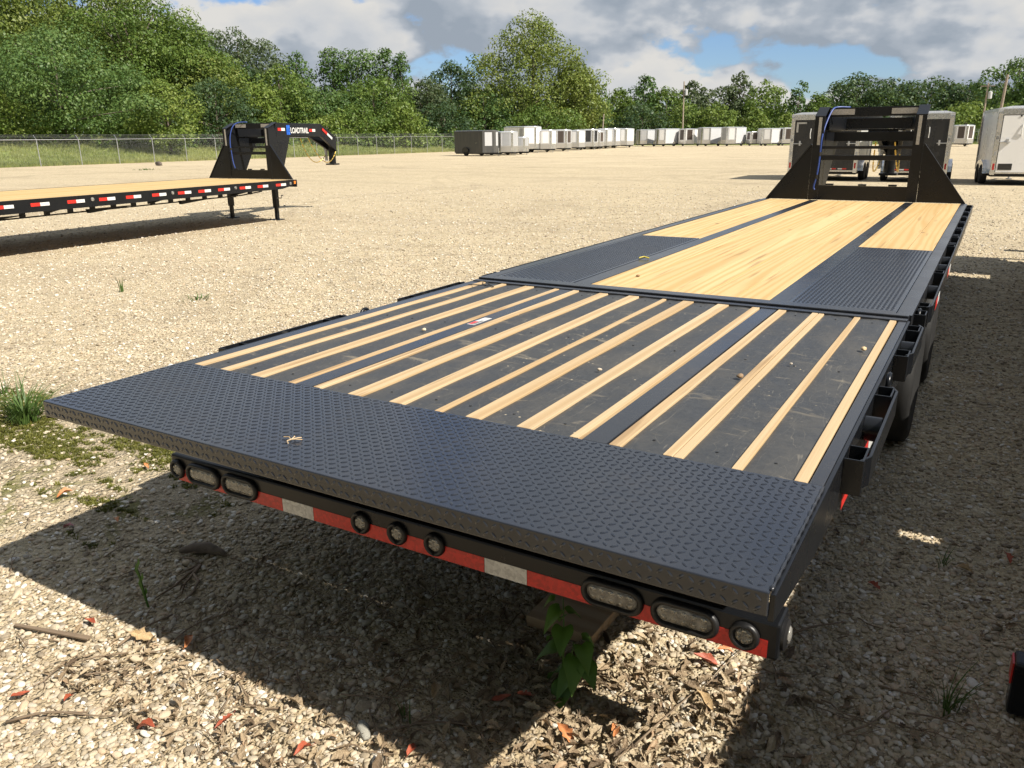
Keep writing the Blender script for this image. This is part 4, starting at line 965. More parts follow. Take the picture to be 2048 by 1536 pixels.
TREES = [
 # left wood, 80-100 m away
 ('big dark green tree with layered boughs nearest the left edge', 'spread', 130, 42, 330, 84, 'lf_dark', dict(layered=1., clear=.04)),
 ('tall pale olive tree cut by the top left corner of the photo', 'round', 25, -45, 200, 100, 'lf_olive', {}),
 ('towering olive tree behind the dark layered tree at top left', 'round', 185, -70, 250, 102, 'lf_olive', {}),
 ('highest mid green tree filling the gap left of the sky', 'round', 285, -40, 210, 96, 'lf_mid', {}),
 ('rounded mid green tree whose shoulder meets the first cloud', 'round', 375, 38, 190, 98, 'lf_mid', {}),
 ('olive tree on the falling slope of the left wood', 'slope', 430, 95, 210, 95, 'lf_olive', dict(clear=.03)),
 ('light green young tree standing out in front of the dark left wood', 'round', 338, 160, 105, 80, 'lf_light', dict(clear=.05)),
 ('dark feathery tree behind the neck of the left flatbed', 'spread', 440, 155, 150, 88, 'lf_deep', dict(clear=.02)),
 ('low bright tree at the far left edge', 'spread', -5, 175, 120, 80, 'lf_light', dict(clear=.02)),
 ('light green sapling slope above the left flatbed neck', 'slope', 520, 165, 120, 92, 'lf_light', dict(clear=.02)),
 ('grey green oak standing back with open crown under the cloud', 'round', 490, 45, 165, 128, 'lf_grey', dict(open_=.1)),
 ('small grey green oak left of the big open crowned oak', 'round', 415, 50, 70, 126, 'lf_grey', {}),
 ('slim dark tree right of the open crowned oak', 'cone', 607, 100, 85, 118, 'lf_dark', dict(clear=.03)),
 ('mid green tree filling in below the slim dark tree', 'round', 570, 130, 110, 112, 'lf_mid', dict(clear=.03)),
 # cluster of spires
 ('left spire of the group of four tall narrow trees', 'column', 672, 95, 46, 126, 'lf_dark', {}),
 ('broad double spire second in the group of tall narrow trees', 'column', 722, 96, 82, 126, 'lf_dark', {}),
 ('slim straight spire third in the group of tall narrow trees', 'column', 779, 95, 36, 126, 'lf_dark', {}),
 ('shortest right hand spire of the tall narrow trees', 'column', 811, 106, 32, 126, 'lf_dark', {}),
 ('bushy bright green tree below the tall narrow trees', 'round', 752, 148, 150, 116, 'lf_mid', dict(clear=.03)),
 ('dark rounded tree left of the bushy bright tree', 'round', 655, 168, 130, 114, 'lf_dark', dict(clear=.03)),
 ('light green thicket tree sloping down to the fence', 'slope', 812, 205, 120, 108, 'lf_light', dict(clear=.02)),
 ('low light green tree behind the coupler of the left flatbed', 'spread', 655, 225, 90, 104, 'lf_light', dict(clear=.02)),
 ('mid green bush tree at the foot of the spires', 'spread', 715, 205, 110, 106, 'lf_mid', dict(clear=.02)),
 ('grey brown tinged tree in the dip left of the great tree', 'round', 857, 155, 80, 124, 'lf_grey', dict(clear=.03)),
 ('deep green tree leaning against the left side of the great tree', 'round', 905, 122, 110, 132, 'lf_deep', dict(clear=.02)),
 ('dark undergrowth tree left of the charcoal trailer', 'spread', 890, 200, 110, 118, 'lf_deep', dict(clear=.02)),
 ('great broad cone shaped tree dominating the centre', 'cone', 1063, 26, 262, 136, 'lf_olive', dict(clear=.05, dens=1.05)),
 ('right hand lobe tree merging with the great tree', 'round', 1148, 112, 88, 134, 'lf_olive', dict(clear=.03)),
 ('dark green tree low under the left of the great tree', 'spread', 970, 185, 120, 128, 'lf_dark', dict(clear=.02)),
 ('mid green skirt tree behind the white trailers', 'spread', 1090, 205, 150, 126, 'lf_mid', dict(clear=.02)),
 ('slim pine dark spire right of the great tree', 'column', 1200, 160, 26, 140, 'lf_dark', dict(clear=.03)),
 # back row, 165-200 m
 ('small rounded tree behind the leaning pole', 'round', 1236, 174, 60, 168, 'lf_mid', dict(clear=.03)),
 ('peaked tree at the left of the back wood', 'cone', 1287, 148, 80, 172, 'lf_dark', dict(clear=.03)),
 ('low mid green tree behind the sagging cable', 'round', 1330, 172, 75, 172, 'lf_mid', dict(clear=.03)),
 ('ragged topped tree just right of the transformer pole', 'round', 1382, 160, 62, 176, 'lf_grey', dict(open_=.2)),
 ('broad grey green tree in the middle of the back wood', 'round', 1432, 164, 85, 178, 'lf_grey', {}),
 ('open crowned tall tree rising from the back wood', 'round', 1474, 143, 46, 180, 'lf_grey', dict(open_=.35, clear=.35)),
 ('dense green tree right of the open crowned one', 'round', 1525, 162, 85, 176, 'lf_mid', dict(clear=.03)),
 ('thin solitary tree with sparse top left of the headboard', 'column', 1592, 162, 30, 172, 'lf_dark', dict(open_=.3)),
 ('small tree sloping towards the headboard', 'slope', 1630, 186, 75, 170, 'lf_mid', dict(clear=.02)),
 ('light yellow green tree in front of the back wood', 'round', 1432, 203, 72, 160, 'lf_light', dict(clear=.02)),
 ('light green bushy tree behind the tall white back row trailer', 'slope', 1508, 215, 75, 160, 'lf_light', dict(clear=.02)),
 ('mid green tree filling behind the fourth back row trailer', 'spread', 1372, 205, 80, 162, 'lf_mid', dict(clear=.02)),
 ('dark low tree behind the first trailers of the back row', 'spread', 1285, 205, 110, 160, 'lf_deep', dict(clear=.02)),
 ('bright bush tree beside the left black trailer', 'slope', 1574, 226, 70, 158, 'lf_light', dict(clear=.02)),
 # right wood
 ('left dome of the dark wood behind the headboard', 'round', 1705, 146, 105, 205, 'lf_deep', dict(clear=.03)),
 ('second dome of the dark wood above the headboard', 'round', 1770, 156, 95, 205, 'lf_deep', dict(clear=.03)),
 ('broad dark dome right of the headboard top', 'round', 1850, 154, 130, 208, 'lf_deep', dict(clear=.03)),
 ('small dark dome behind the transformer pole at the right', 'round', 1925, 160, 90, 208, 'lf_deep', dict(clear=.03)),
 ('tall dark tree rising at the right edge', 'round', 2018, 112, 110, 190, 'lf_dark', dict(clear=.2, open_=.1)),
 ('tree top half cut off by the right edge of the photo', 'round', 2085, 125, 110, 188, 'lf_dark', {}),
 ('light green bush tree right of the headboard', 'spread', 1930, 206, 120, 150, 'lf_light', dict(clear=.02)),
 ('bright green shrub tree behind the white trailer', 'spread', 2010, 205, 100, 150, 'lf_light', dict(clear=.02)),
 ('mid green shrub tree seen through the headboard frame', 'spread', 1690, 225, 120, 152, 'lf_mid', dict(clear=.02)),
]
for lab, kind, px, yt, wp, d, pal, kw in TREES: tree(lab, kind, px, yt, wp, d, pal, **kw)

def woodland():
    """the dense dark wood that closes the gaps behind the single trees: one mass, plus an unseen belt added to darken the shade"""
    rng = np.random.default_rng(5); Cs = []; Rs = []
    kx = [-250, 0, 350, 450, 600, 850, 1000, 1200, 1240, 1650, 1700, 2050, 2300]
    kd = [105, 108, 110, 112, 130, 138, 146, 150, 182, 186, 216, 216, 216]
    ky = [60, 30, 70, 130, 185, 205, 190, 215, 215, 222, 185, 185, 170]
    for k in range(2600):
        px = rng.uniform(-250, 2300); d = np.interp(px, kx, kd)+rng.uniform(0, 9); yt = np.interp(px, kx, ky)+rng.normal()*9
        p = at_range(px, d); zt = height_of(px, yt, d); z = field_h(p.x, p.y)+.3+(zt-1.5)*rng.random()**.8
        Cs.append((p.x, p.y, z)); Rs.append(rng.uniform(1.3, 2.4))
    for k in range(1300):      # unseen wood added behind and right of the camera to block sky light
        if k < 620: x = rng.uniform(-75, 38); y = -8.5-.0008*abs(x)**2-rng.uniform(0, 6); hh = rng.uniform(12, 16)
        else: x = rng.uniform(31, 39); y = rng.uniform(-14, 100); hh = rng.uniform(11, 14)
        Cs.append((x, y, .3+hh*rng.random()**.8)); Rs.append(rng.uniform(1.6, 2.8))
    c = np.array(Cs); rc = np.array(Rs); per = 26; idx = np.repeat(np.arange(len(c)), per); n = len(idx)
    d = rng.normal(size=(n, 3)); d /= np.linalg.norm(d, axis=1)[:, None]; P = c[idx]+d*(rc[idx]*(.4+.6*rng.random(n)))[:, None]
    N_ = d*.6+rng.normal(size=(n, 3))*.6; N_ /= np.linalg.norm(N_, axis=1)[:, None]
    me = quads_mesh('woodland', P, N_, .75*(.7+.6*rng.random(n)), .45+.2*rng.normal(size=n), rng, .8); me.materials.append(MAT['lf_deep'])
    tag(link('woodland', me), 'dense dark wood closing the background behind the single trees, with unseen trees added to block sky light', 'wood', kind='stuff')
    # brush along the edge of the wood
    Cs = []
    for k in range(1500):
        px = rng.uniform(-150, 2150); d = np.interp(px, [-150, 350, 600, 900, 1200, 1240, 2150], [80, 86, 100, 112, 126, 156, 152])+rng.uniform(-2, 8)
        p = at_range(px, d); 
        if p.x > FX-2 and p.y < FY+4: continue
        Cs.append((p.x, p.y, field_h(p.x, p.y)+rng.random()**1.5*2.3))
    c = np.array(Cs); idx = np.repeat(np.arange(len(c)), 30); n = len(idx); d = rng.normal(size=(n, 3)); d /= np.linalg.norm(d, axis=1)[:, None]
    P = c[idx]+d*(rng.uniform(.3, 1.0, n))[:, None]*np.array([1, 1, .8]); N_ = d*.7+rng.normal(size=(n, 3))*.5; N_[:, 2] += .3; N_ /= np.linalg.norm(N_, axis=1)[:, None]
    ct = rng.random(len(c)); me = quads_mesh('brush', P, N_, .36*(.7+.6*rng.random(n)), .30+.5*ct[idx]+.15*rng.normal(size=n), rng, .7); me.materials.append(MAT['lf_mid'])
    tag(link('brush', me), 'tangled green brush along the foot of the wood', 'brush', kind='stuff')
woodland()

# ================================================================== scattered ground cover (one object each, instanced by geometry nodes)
def scatter(name, P, rot, scale, idx, tint, variants, label, kind='stuff'):
    me = bpy.data.meshes.new(name); n = len(P); me.vertices.add(n); me.vertices.foreach_set('co', np.asarray(P, np.float32).reshape(-1))
    a = me.attributes.new('rot', 'FLOAT_VECTOR', 'POINT'); a.data.foreach_set('vector', np.asarray(rot, np.float32).reshape(-1))
    a = me.attributes.new('scl', 'FLOAT_VECTOR', 'POINT'); a.data.foreach_set('vector', np.asarray(scale, np.float32).reshape(-1))
    a = me.attributes.new('idx', 'INT', 'POINT'); a.data.foreach_set('value', np.asarray(idx, np.int32))
    a = me.attributes.new('tone', 'FLOAT', 'POINT'); a.data.foreach_set('value', np.asarray(tint, np.float32))
    o = link(name, me); tag(o, label, kind=kind)
    col = bpy.data.collections.new(name+'_variants')
    for v in variants: col.objects.link(v)
    ng = bpy.data.node_groups.new(name, 'GeometryNodeTree'); ng.interface.new_socket('Geometry', in_out='INPUT', socket_type='NodeSocketGeometry'); ng.interface.new_socket('Geometry', in_out='OUTPUT', socket_type='NodeSocketGeometry')
    N = ng.nodes; L = ng.links; gi = N.new('NodeGroupInput'); go = N.new('NodeGroupOutput')
    def na(nm, t):
        x = N.new('GeometryNodeInputNamedAttribute'); x.data_type = t; x.inputs['Name'].default_value = nm; return x.outputs['Attribute']
    ci = N.new('GeometryNodeCollectionInfo'); ci.inputs['Collection'].default_value = col; ci.inputs['Separate Children'].default_value = True; ci.inputs['Reset Children'].default_value = True
    mp = N.new('GeometryNodeMeshToPoints'); ip = N.new('GeometryNodeInstanceOnPoints'); ip.inputs['Pick Instance'].default_value = True
    L.new(gi.outputs[0], mp.inputs[0]); L.new(mp.outputs[0], ip.inputs['Points']); L.new(ci.outputs[0], ip.inputs['Instance'])
    L.new(na('idx', 'INT'), ip.inputs['Instance Index']); L.new(na('scl', 'FLOAT_VECTOR'), ip.inputs['Scale'])
    e2r = N.new('FunctionNodeEulerToRotation'); L.new(na('rot', 'FLOAT_VECTOR'), e2r.inputs[0]); L.new(e2r.outputs[0], ip.inputs['Rotation'])
    L.new(ip.outputs[0], go.inputs[0]); md = o.modifiers.new('scatter', 'NODES'); md.node_group = ng; return o
def variant(me): return bpy.data.objects.new(me.name, me)      # never linked to the scene on its own

def stone_mat():
    m = NT('pebble'); at = m.n('ShaderNodeAttribute'); at.attribute_type = 'INSTANCER'; at.attribute_name = 'tone'
    c = m.ramp(at.outputs['Fac'], [(0, (.17, .14, .105)), (.07, (.31, .255, .18)), (.20, (.45, .375, .265)), (.42, (.54, .465, .34)), (.55, (.43, .39, .325)), (.70, (.62, .545, .41)), (.80, (.52, .385, .26)), (.86, (.68, .615, .49)), (1, (.78, .755, .70))])
    v = m.coord('Object'); f = m.noise(v, 2.0, 4, .6)
    c = m.mix(m.rng(f, .35, .7, 0, .40), c, (.40, .325, .225)); m.base(c); m.rough(.72); m.b.inputs['Specular IOR Level'].default_value = .3
    m.bump(m.noise(v, 9, 3), .3, .1); return m.m
MAT['pebble'] = stone_mat()
def pebble_variant(seed):
    bm = bmesh.new(); bmesh.ops.create_icosphere(bm, subdivisions=2, radius=.5); rng = random.Random(seed)
    ax = [Vector((rng.gauss(0, 1), rng.gauss(0, 1), rng.gauss(0, 1))).normalized() for _ in range(7)]; of = [rng.uniform(.33, .47) for _ in ax]
    for v in bm.verts:      # clip by random planes: worn facets
        for a, d in zip(ax, of):
            k = v.co.dot(a)
            if k > d: v.co -= a*(k-d)*.8
    me = bpy.data.meshes.new('pebble'); bm.to_mesh(me); bm.free(); me.polygons.foreach_set('use_smooth', [True]*len(me.polygons)); me.materials.append(MAT['pebble']); return variant(me)
def inside_lot(P): return (P[:, 0] > FX)
def gravel_points():
    rng = np.random.default_rng(21)
    n = 300000; u = rng.random(n); r = .6+31*u**1.45; kp = rng.random(n) < np.clip(1.05-r/31, 0, 1)**1.2; r = r[kp]; n = len(r); a = rng.uniform(R(-12), R(74), n)
    x = CAM.x-np.sin(a)*r; y = CAM.y+np.cos(a)*r; s = (.0085+.00040*r)+(.0165+.0003*r)*rng.random(n)**2.4; s *= np.where(rng.random(n) < .015, 1.7, 1)
    A = np.stack([x, y, s], 1)
    # fewer stones on the leaf litter and on the mossy soil
    lit = np.exp(-((A[:, 0]-.55)/.75)**2-((A[:, 1]-.35)/.55)**2); keep = rng.random(n) > .70*lit
    soil = np.exp(-((A[:, 0]+2.9)/1.4)**2-((A[:, 1]-1.0)/.7)**2); keep &= rng.random(n) > .80*soil
    A = A[keep]; n = len(A); s = A[:, 2]
    P = np.stack([A[:, 0], A[:, 1], s*(.05+.18*rng.random(n))], 1); rot = np.stack([rng.normal(size=n)*.25, rng.normal(size=n)*.25, rng.random(n)*6.28], 1)
    sc = np.stack([s*(1.0+.5*rng.random(n)), s*(.75+.3*rng.random(n)), s*(.5+.25*rng.random(n))], 1)
    return P, rot, sc, rng.integers(0, 8, n), rng.random(n)
scatter('gravel', *gravel_points(), [pebble_variant(k) for k in range(8)], 'loose tan and white pebbles covering the lot')

def leafy_mat(name, stops, inst=True):
    m = NT(name); at = m.n('ShaderNodeAttribute'); at.attribute_type = 'INSTANCER' if inst else 'GEOMETRY'; at.attribute_name = 'tone'
    v = m.coord('Object'); f = m.noise(v, 3.5, 4, .65); g = m.math('ADD', at.outputs['Fac'], m.math('MULTIPLY', m.math('SUBTRACT', f, .5), .35))
    c = m.ramp(g, stops); sp = m.noise(v, 14, 3, .7); c = m.mix(m.rng(sp, .6, .72, 0, .5), c, (.06, .04, .025)); m.base(c); m.rough(.6); m.bump(m.noise(v, 8, 4), .4, .1)
    return m.m
MAT['litter'] = leafy_mat('dry_leaf', [(0, (.11, .075, .045)), (.3, (.23, .165, .10)), (.6, (.35, .265, .165)), (.85, (.47, .38, .25)), (1, (.30, .16, .085))])
def leaf_variant(seed, curl=1.0, lobed=False):
    rng = random.Random(seed); b = MB(); n = 9; vs = []; bend = rng.uniform(-.5, .9)*curl; cup = rng.uniform(.3, 1.4)*curl; tw = rng.uniform(-.8, .8)*curl
    for i in range(n):
        t = i/(n-1); w = .24*math.sin(math.pi*min(1, t*.96+.03))**.75*(1-.35*t)*(1+.12*math.sin(i*2.4+seed) if not lobed else 1+.35*math.sin(i*2.6))
        for k in (-1, -.5, 0, .5, 1):
            y = k*w; z = .16*bend*math.sin(t*math.pi)+abs(k)**1.6*w*cup*.8+.03*math.sin(t*9+k*3+seed); a = tw*(t-.5)
            vs.append((t-.5, y*math.cos(a)-z*math.sin(a), y*math.sin(a)+z*math.cos(a)))
    fs = [(i*5+k, i*5+k+1, (i+1)*5+k+1, (i+1)*5+k) for i in range(n-1) for k in range(4)]
    b.add(vs, fs); b.tube([(-.5, 0, 0), (-.62, .02, .03), (-.72, .0, .06)], .012, 4)
    me = b.mesh('leaf'); me.polygons.foreach_set('use_smooth', [True]*len(me.polygons)); return me
LEAVES = [leaf_variant(k, 1.0, k % 3 == 0) for k in range(7)]
def litter_points():
    rng = np.random.default_rng(33); n = 2100
    k = rng.random(n)
    x = np.where(k < .50, rng.normal(.72, .42, n), np.where(k < .8, rng.uniform(-1.0, .9, n), rng.uniform(-1.2, 1.9, n)))
    y = np.where(k < .50, rng.normal(.42, .33, n), np.where(k < .8, -.28+.20*np.abs(rng.normal(size=n)), rng.uniform(-.3, 2.2, n)))
    s = np.where(k < .5, rng.uniform(.022, .066, n), rng.uniform(.012, .045, n)); P = np.stack([x, y, .008+.018*rng.random(n)], 1)
    rot = np.stack([rng.normal(size=n)*.40, rng.normal(size=n)*.35, rng.random(n)*6.28], 1); sc = np.stack([s, s*(.7+.5*rng.random(n)), s], 1)
    return P, rot, sc, rng.integers(0, 7, n), np.clip(rng.normal(.5, .22, n), 0, .93)
vl = []
for me in LEAVES:
    me2 = me.copy(); me2.materials.append(MAT['litter']); vl.append(variant(me2))
scatter('leaf_litter', *litter_points(), vl, 'curled dry brown leaves lying in front of the trailer tail')

MAT['twig'] = simple('dry_twig', (.20, .145, .095), .85, 0, .3, 60, .3)
def twig_variant(seed):
    rng = random.Random(seed); b = MB(); p = Vector((-.5, 0, 0)); pts = [p]; a = 0
    for k in range(6): a += rng.uniform(-.45, .45); p = p+Vector((math.cos(a)/6, math.sin(a)/6, rng.uniform(-.015, .03))); pts.append(p)
    b.tube(pts, [.017-.0018*k for k in range(7)], 5)
    q = pts[3]; b.tube([q, q+Vector((.14, .10*rng.choice((-1, 1)), .03)), q+Vector((.26, .13*rng.choice((-1, 1)), .02))], [.011, .008, .004], 5)
    me = b.mesh('twig'); me.materials.append(MAT['twig']); return variant(me)
def twig_points():
    rng = np.random.default_rng(44); n = 420; k = rng.random(n)
    x = np.where(k < .6, rng.normal(.2, .8, n), rng.uniform(-2.2, 1.9, n)); y = np.where(k < .6, rng.normal(.15, .35, n), rng.uniform(-.3, 2.0, n)); s = rng.uniform(.05, .20, n)
    return np.stack([x, y, .010+.012*rng.random(n)], 1), np.stack([rng.normal(size=n)*.1, rng.normal(size=n)*.1, rng.random(n)*6.28], 1), np.stack([s, s, s], 1), rng.integers(0, 5, n), rng.random(n)
scatter('twigs', *twig_points(), [twig_variant(k) for k in range(5)], 'thin dry twigs strewn between the stones')

def blade_mat(name, lo, hi, inst=True):
    m = NT(name); at = m.n('ShaderNodeAttribute'); at.attribute_type = 'INSTANCER' if inst else 'GEOMETRY'; at.attribute_name = 'tone'
    f = at.outputs['Fac'] if inst else m.noise(m.coord('Object'), 9, 2)
    c = m.ramp(f, [(.1, lo), (.9, hi)]); m.base(c); m.rough(.5); tr = m.n('ShaderNodeBsdfTranslucent'); m.L.new(c, tr.inputs[0])
    mx = m.n('ShaderNodeMixShader'); mx.inputs[0].default_value = .3; m.L.new(m.b.outputs[0], mx.inputs[1]); m.L.new(tr.outputs[0], mx.inputs[2]); m.L.new(mx.outputs[0], m.out.inputs[0]); return m.m
MAT['mossblade'] = blade_mat('moss', (.075, .082, .012), (.185, .185, .030))
MAT['fieldblade'] = blade_mat('tall_field_grass', (.17, .22, .05), (.42, .43, .15))
MAT['blade'] = blade_mat('green_grass_blade', (.045, .10, .018), (.12, .19, .045), False)
MAT['weedleaf'] = blade_mat('weed_leaf', (.055, .145, .018), (.14, .26, .04), False)
def blades(n, h, spread, seed, w=.006, lean=.5, flat=.0, n_seg=4):
    rng = random.Random(seed); b = MB()
    for _ in range(n):
        a = rng.uniform(0, 6.283); r = rng.random()*spread; x, y = r*math.cos(a), r*math.sin(a); hh = h*rng.uniform(.45, 1.); ln = lean*rng.uniform(.2, 1.2)*hh; a2 = a+rng.uniform(-.7, .7); ww = w*rng.uniform(.6, 1.2); cx, cy = -math.sin(a2), math.cos(a2)
        vs = []; dr = rng.uniform(0, flat)
        for i in range(n_seg+1):
            t = i/n_seg; z = hh*(t-dr*t*t); o = ln*t*t*(1+dr); q = ww*(1-t**1.5)*.5+.0004
            vs += [(x+math.cos(a2)*o-cx*q, y+math.sin(a2)*o-cy*q, z), (x+math.cos(a2)*o+cx*q, y+math.sin(a2)*o+cy*q, z+q*.4)]
        b.add(vs, [(2*i, 2*i+1, 2*i+3, 2*i+2) for i in range(n_seg)])
    return b
def moss_points():
    rng = np.random.default_rng(55); n = 60000; x = rng.uniform(-5.0, -1.0, n); y = rng.uniform(.2, 2.1, n)
    f = np.zeros(n)
    for cx, cy, rx, ry, s in ((-3.6, 1.0, .75, .22, 1.), (-3.0, .92, .5, .12, .8), (-2.35, 1.2, .55, .10, 1.), (-2.0, 1.05, .4, .14, .55), (-3.3, 1.45, .6, .10, .7), (-4.2, 1.2, .6, .3, .9), (-2.05, .62, .35, .06, .8), (-2.3, .78, .3, .05, .6), (-1.75, .35, .22, .06, .6), (-1.55, .85, .3, .15, .35), (-2.6, .55, .25, .05, .5), (-2.2, .05, .3, .05, .5)):
        f += s*np.exp(-((x-cx)/rx)**2-((y-cy)/ry)**2)
    wob = np.sin(x*17+y*9)*.3+np.sin(x*31-y*43)*.25+np.sin(y*71+x*13)*.2; keep = rng.random(n) < np.clip((f+wob*.45-.42)*1.9, 0, .9); P = np.stack([x, y, np.zeros(n)], 1)[keep]; m = len(P); s = rng.uniform(.7, 1.5, m)
    return P, np.stack([rng.normal(size=m)*.1, rng.normal(size=m)*.1, rng.random(m)*6.28], 1), np.stack([s, s, s*rng.uniform(.6, 1.1, m)], 1), rng.integers(0, 3, m), rng.random(m)
def bv(b, mat):
    me = b.mesh('blades'); me.materials.append(MAT[mat]); return variant(me)
scatter('moss', *moss_points(), [bv(blades(9, .012, .010, k, .005, .9, 0, 2), 'mossblade') for k in range(3)], 'yellow green moss patches on the damp soil beside the tail')
def field_points():
    rng = np.random.default_rng(66); n = 26000; k = rng.random(n) < .82
    x = np.where(k, FX-.3-30*rng.random(n)**1.5, rng.uniform(FX, 20, n)); y = np.where(k, 22+118*rng.random(n)**1.25, FY-.5+12*rng.random(n)); z = np.array([field_h(a, b) for a, b in zip(x, y)])-.03
    s = rng.uniform(.7, 1.35, n); return np.stack([x, y, z], 1), np.stack([np.zeros(n), np.zeros(n), rng.random(n)*6.28], 1), np.stack([s, s, s*rng.uniform(.7, 1.2, n)], 1), rng.integers(0, 3, n), np.clip(.5+.18*np.sin(x*.35+y*.2)+.15*rng.normal(size=n), 0, 1)
scatter('tall_grass', *field_points(), [bv(blades(22, .34, .45, k+9, .035, .35, 0, 2), 'fieldblade') for k in range(3)], 'tall uncut grass growing beyond the fence')

# ================================================================== single small things on the ground
def thing_mesh(name, b, mat, loc, rz, label, cat, group=None, smooth=False, bevel=0, scale=1.0, rx=0., ry=0.):
    o = b.build(name, mat, None, smooth=smooth, bevel=bevel) if isinstance(b, MB) else link(name, b, None, smooth)
    o.location = loc; o.rotation_euler = (rx, ry, rz); o.scale = (scale,)*3; return tag(o, label, cat, group)
thing_mesh('grass_tuft', blades(150, .33, .10, 3, .010, .75, .55), 'blade', gp(52, 842), 0, 'lush green grass tuft by the left corner of the tail', 'grass', 'grass tufts in the gravel')
thing_mesh('grass_tuft', blades(16, .24, .05, 8, .007, .7, .3), 'blade', gp(8, 790), 0, 'few thin grass blades at the left edge behind the lush tuft', 'grass', 'grass tufts in the gravel')
thing_mesh('grass_tuft', blades(34, .15, .035, 4, .005, .7, .2), 'blade', gp(1893, 1422), 1, 'small shaded grass tuft at lower right on the stones', 'grass', 'grass tufts in the gravel')
thing_mesh('grass_tuft', blades(10, .10, .03, 14, .004, .8, .2), 'blade', gp(1885, 1135), 1, 'tiny sparse grass sprig in the shade right of the trailer', 'grass', 'grass tufts in the gravel')
b = MB(); b.tube([(0, 0, 0), (-.010, 0, .06), (-.02, .005, .12), (-.032, .008, .185)], [.004, .005, .004, .001], 5)
for k in range(5):
    z = .03+.03*k; s_ = (-1)**k; b.add([(-.01-.1*z, 0, z), (-.01-.1*z+.016*s_, .004, z+.035), (-.01-.1*z+.010*s_, .008, z+.055), (-.014-.1*z, .004, z+.02)], [(0, 1, 2, 3)])
thing_mesh('grass_stalk', b, 'weedleaf', gp(297, 1214), .3, 'single upright green stalk in the shadow left of the bumper lamps', 'plant')
thing_mesh('grass_tuft', blades(6, .13, .02, 23, .006, .25, .1), 'blade', gp(815, 1446), 0, 'two or three fine grass blades beside the pale lichen chunk', 'grass', 'grass tufts in the gravel')
thing_mesh('grass_tuft', blades(24, .30, .25, 31, .012, .6, .1), 'fieldblade' if False else 'blade', gp(20, 398), 0, 'thin wild grass standing behind the left flatbed deck', 'grass', 'grass tufts in the gravel')
thing_mesh('grass_tuft', blades(9, .22, .04, 37, .012, .25, .1), 'blade', gp(243, 584), 0, 'lone grass sprout in the open sunny gravel', 'grass', 'grass tufts in the gravel')
thing_mesh('grass_tuft', blades(30, .09, .16, 41, .012, .9, .3), 'blade', gp(395, 600), 0, 'low green weed patch in the open gravel left of the trailer', 'grass', 'grass tufts in the gravel')

b = MB(); b.tube([(-.55, 0, .13), (.1, .03, .14), (.5, 0, .12)], [.12, .15, .10], 9); b.tube([(.2, -.2, .05), (1.3, -.1, .06)], [.05, .03], 6)
thing_mesh('log', b, 'bark', gp(318, 331), -.4, 'dark rotten log lying near the left fence', 'log', smooth=True)
thing_mesh('grass_tuft', blades(60, .16, .9, 51, .03, .8, .3), 'blade', gp(292, 340), 0, 'low green grass patch in front of the dark log', 'grass', 'grass tufts in the gravel')
def weed():
    p = gp(1120, 1392); T = empty('broadleaf_weed', p); tag(T, 'green broadleaf weed growing up in front of the wooden block', 'plant')
    rng = random.Random(2); pts = [Vector((0, 0, 0)), Vector((.004, .01, .08)), Vector((.0, .02, .17)), Vector((-.01, .03, .255))]
    b = MB(); b.tube(pts, [.004, .0035, .003, .0015], 6); st = [(.0, .0, .10), (.03, 0, .09)]
    b.tube([(0.004, .01, .05), (.035, .0, .10), (.045, .0, .165)], [.003, .0025, .0015], 5); b.build('stem', 'weedleaf', T, smooth=True)
    spots = [(.0, 2.9, .055, .050), (.02, 4.6, .035, .062), (.06, 5.8, .10, .055), (-.01, 3.4, .115, .062), (.05, 5.0, .12, .060), (.055, 5.6, .155, .050), (.045, 4.3, .075, .055), (0, 5.1, .19, .055), (-.01, 2.2, .20, .035), (0, 4.2, .235, .050), (-.02, 2.8, .15, .036), (.0, 1.0, .22, .04), (-.02, 3.6, .255, .03), (.05, .6, .165, .035)]
    T.scale = (1.0, 1.15, 1.30)
    for (dx, a, z, s_) in spots:
        b = MB(); n = 8; vs = []; ca, sa = math.cos(a), math.sin(a); dip = rng.uniform(.55, 1.1)
        for i in range(n+1):
            t = i/n; w = s_*.62*(math.sin(math.pi*min(1, .10+t*.90))**.62)*(1-.62*t)*1.25*(1+.05*math.sin(i*5))
            for k in (-1, -.5, 0, .5, 1):
                l_ = .012+s_*1.15*t-(abs(k)*.10*s_ if t < .2 else 0); y = k*w; zz = -dip*s_*t*t+abs(k)*w*.35-.1*s_*t*(1 if k else 1.3); vs.append((dx+l_*ca-y*sa, .02+l_*sa+y*ca, z+zz))
        b.add(vs, [(i*5+k, i*5+k+1, (i+1)*5+k+1, (i+1)*5+k) for i in range(n) for k in range(4)]); b.build('leaf', 'weedleaf', T, smooth=True)
weed()
def block():
    T = empty('wooden_block', (0, 0, 0)); tag(T, 'weathered cut lumber block on the ground under the rear bumper', 'block')
    b = MB(); b.box(-.078, .078, -.13, .13, 0, .042); o = b.build('wooden_block', 'block', None, bevel=.003); bpy.data.objects.remove(T)
    o.location = (.375, .875, .004); o.rotation_euler = (R(1.5), 0, R(-91.5)); o.scale = (1.45, 1.02, 1.0); tag(o, 'weathered cut lumber block on the ground under the rear bumper', 'block')
block()
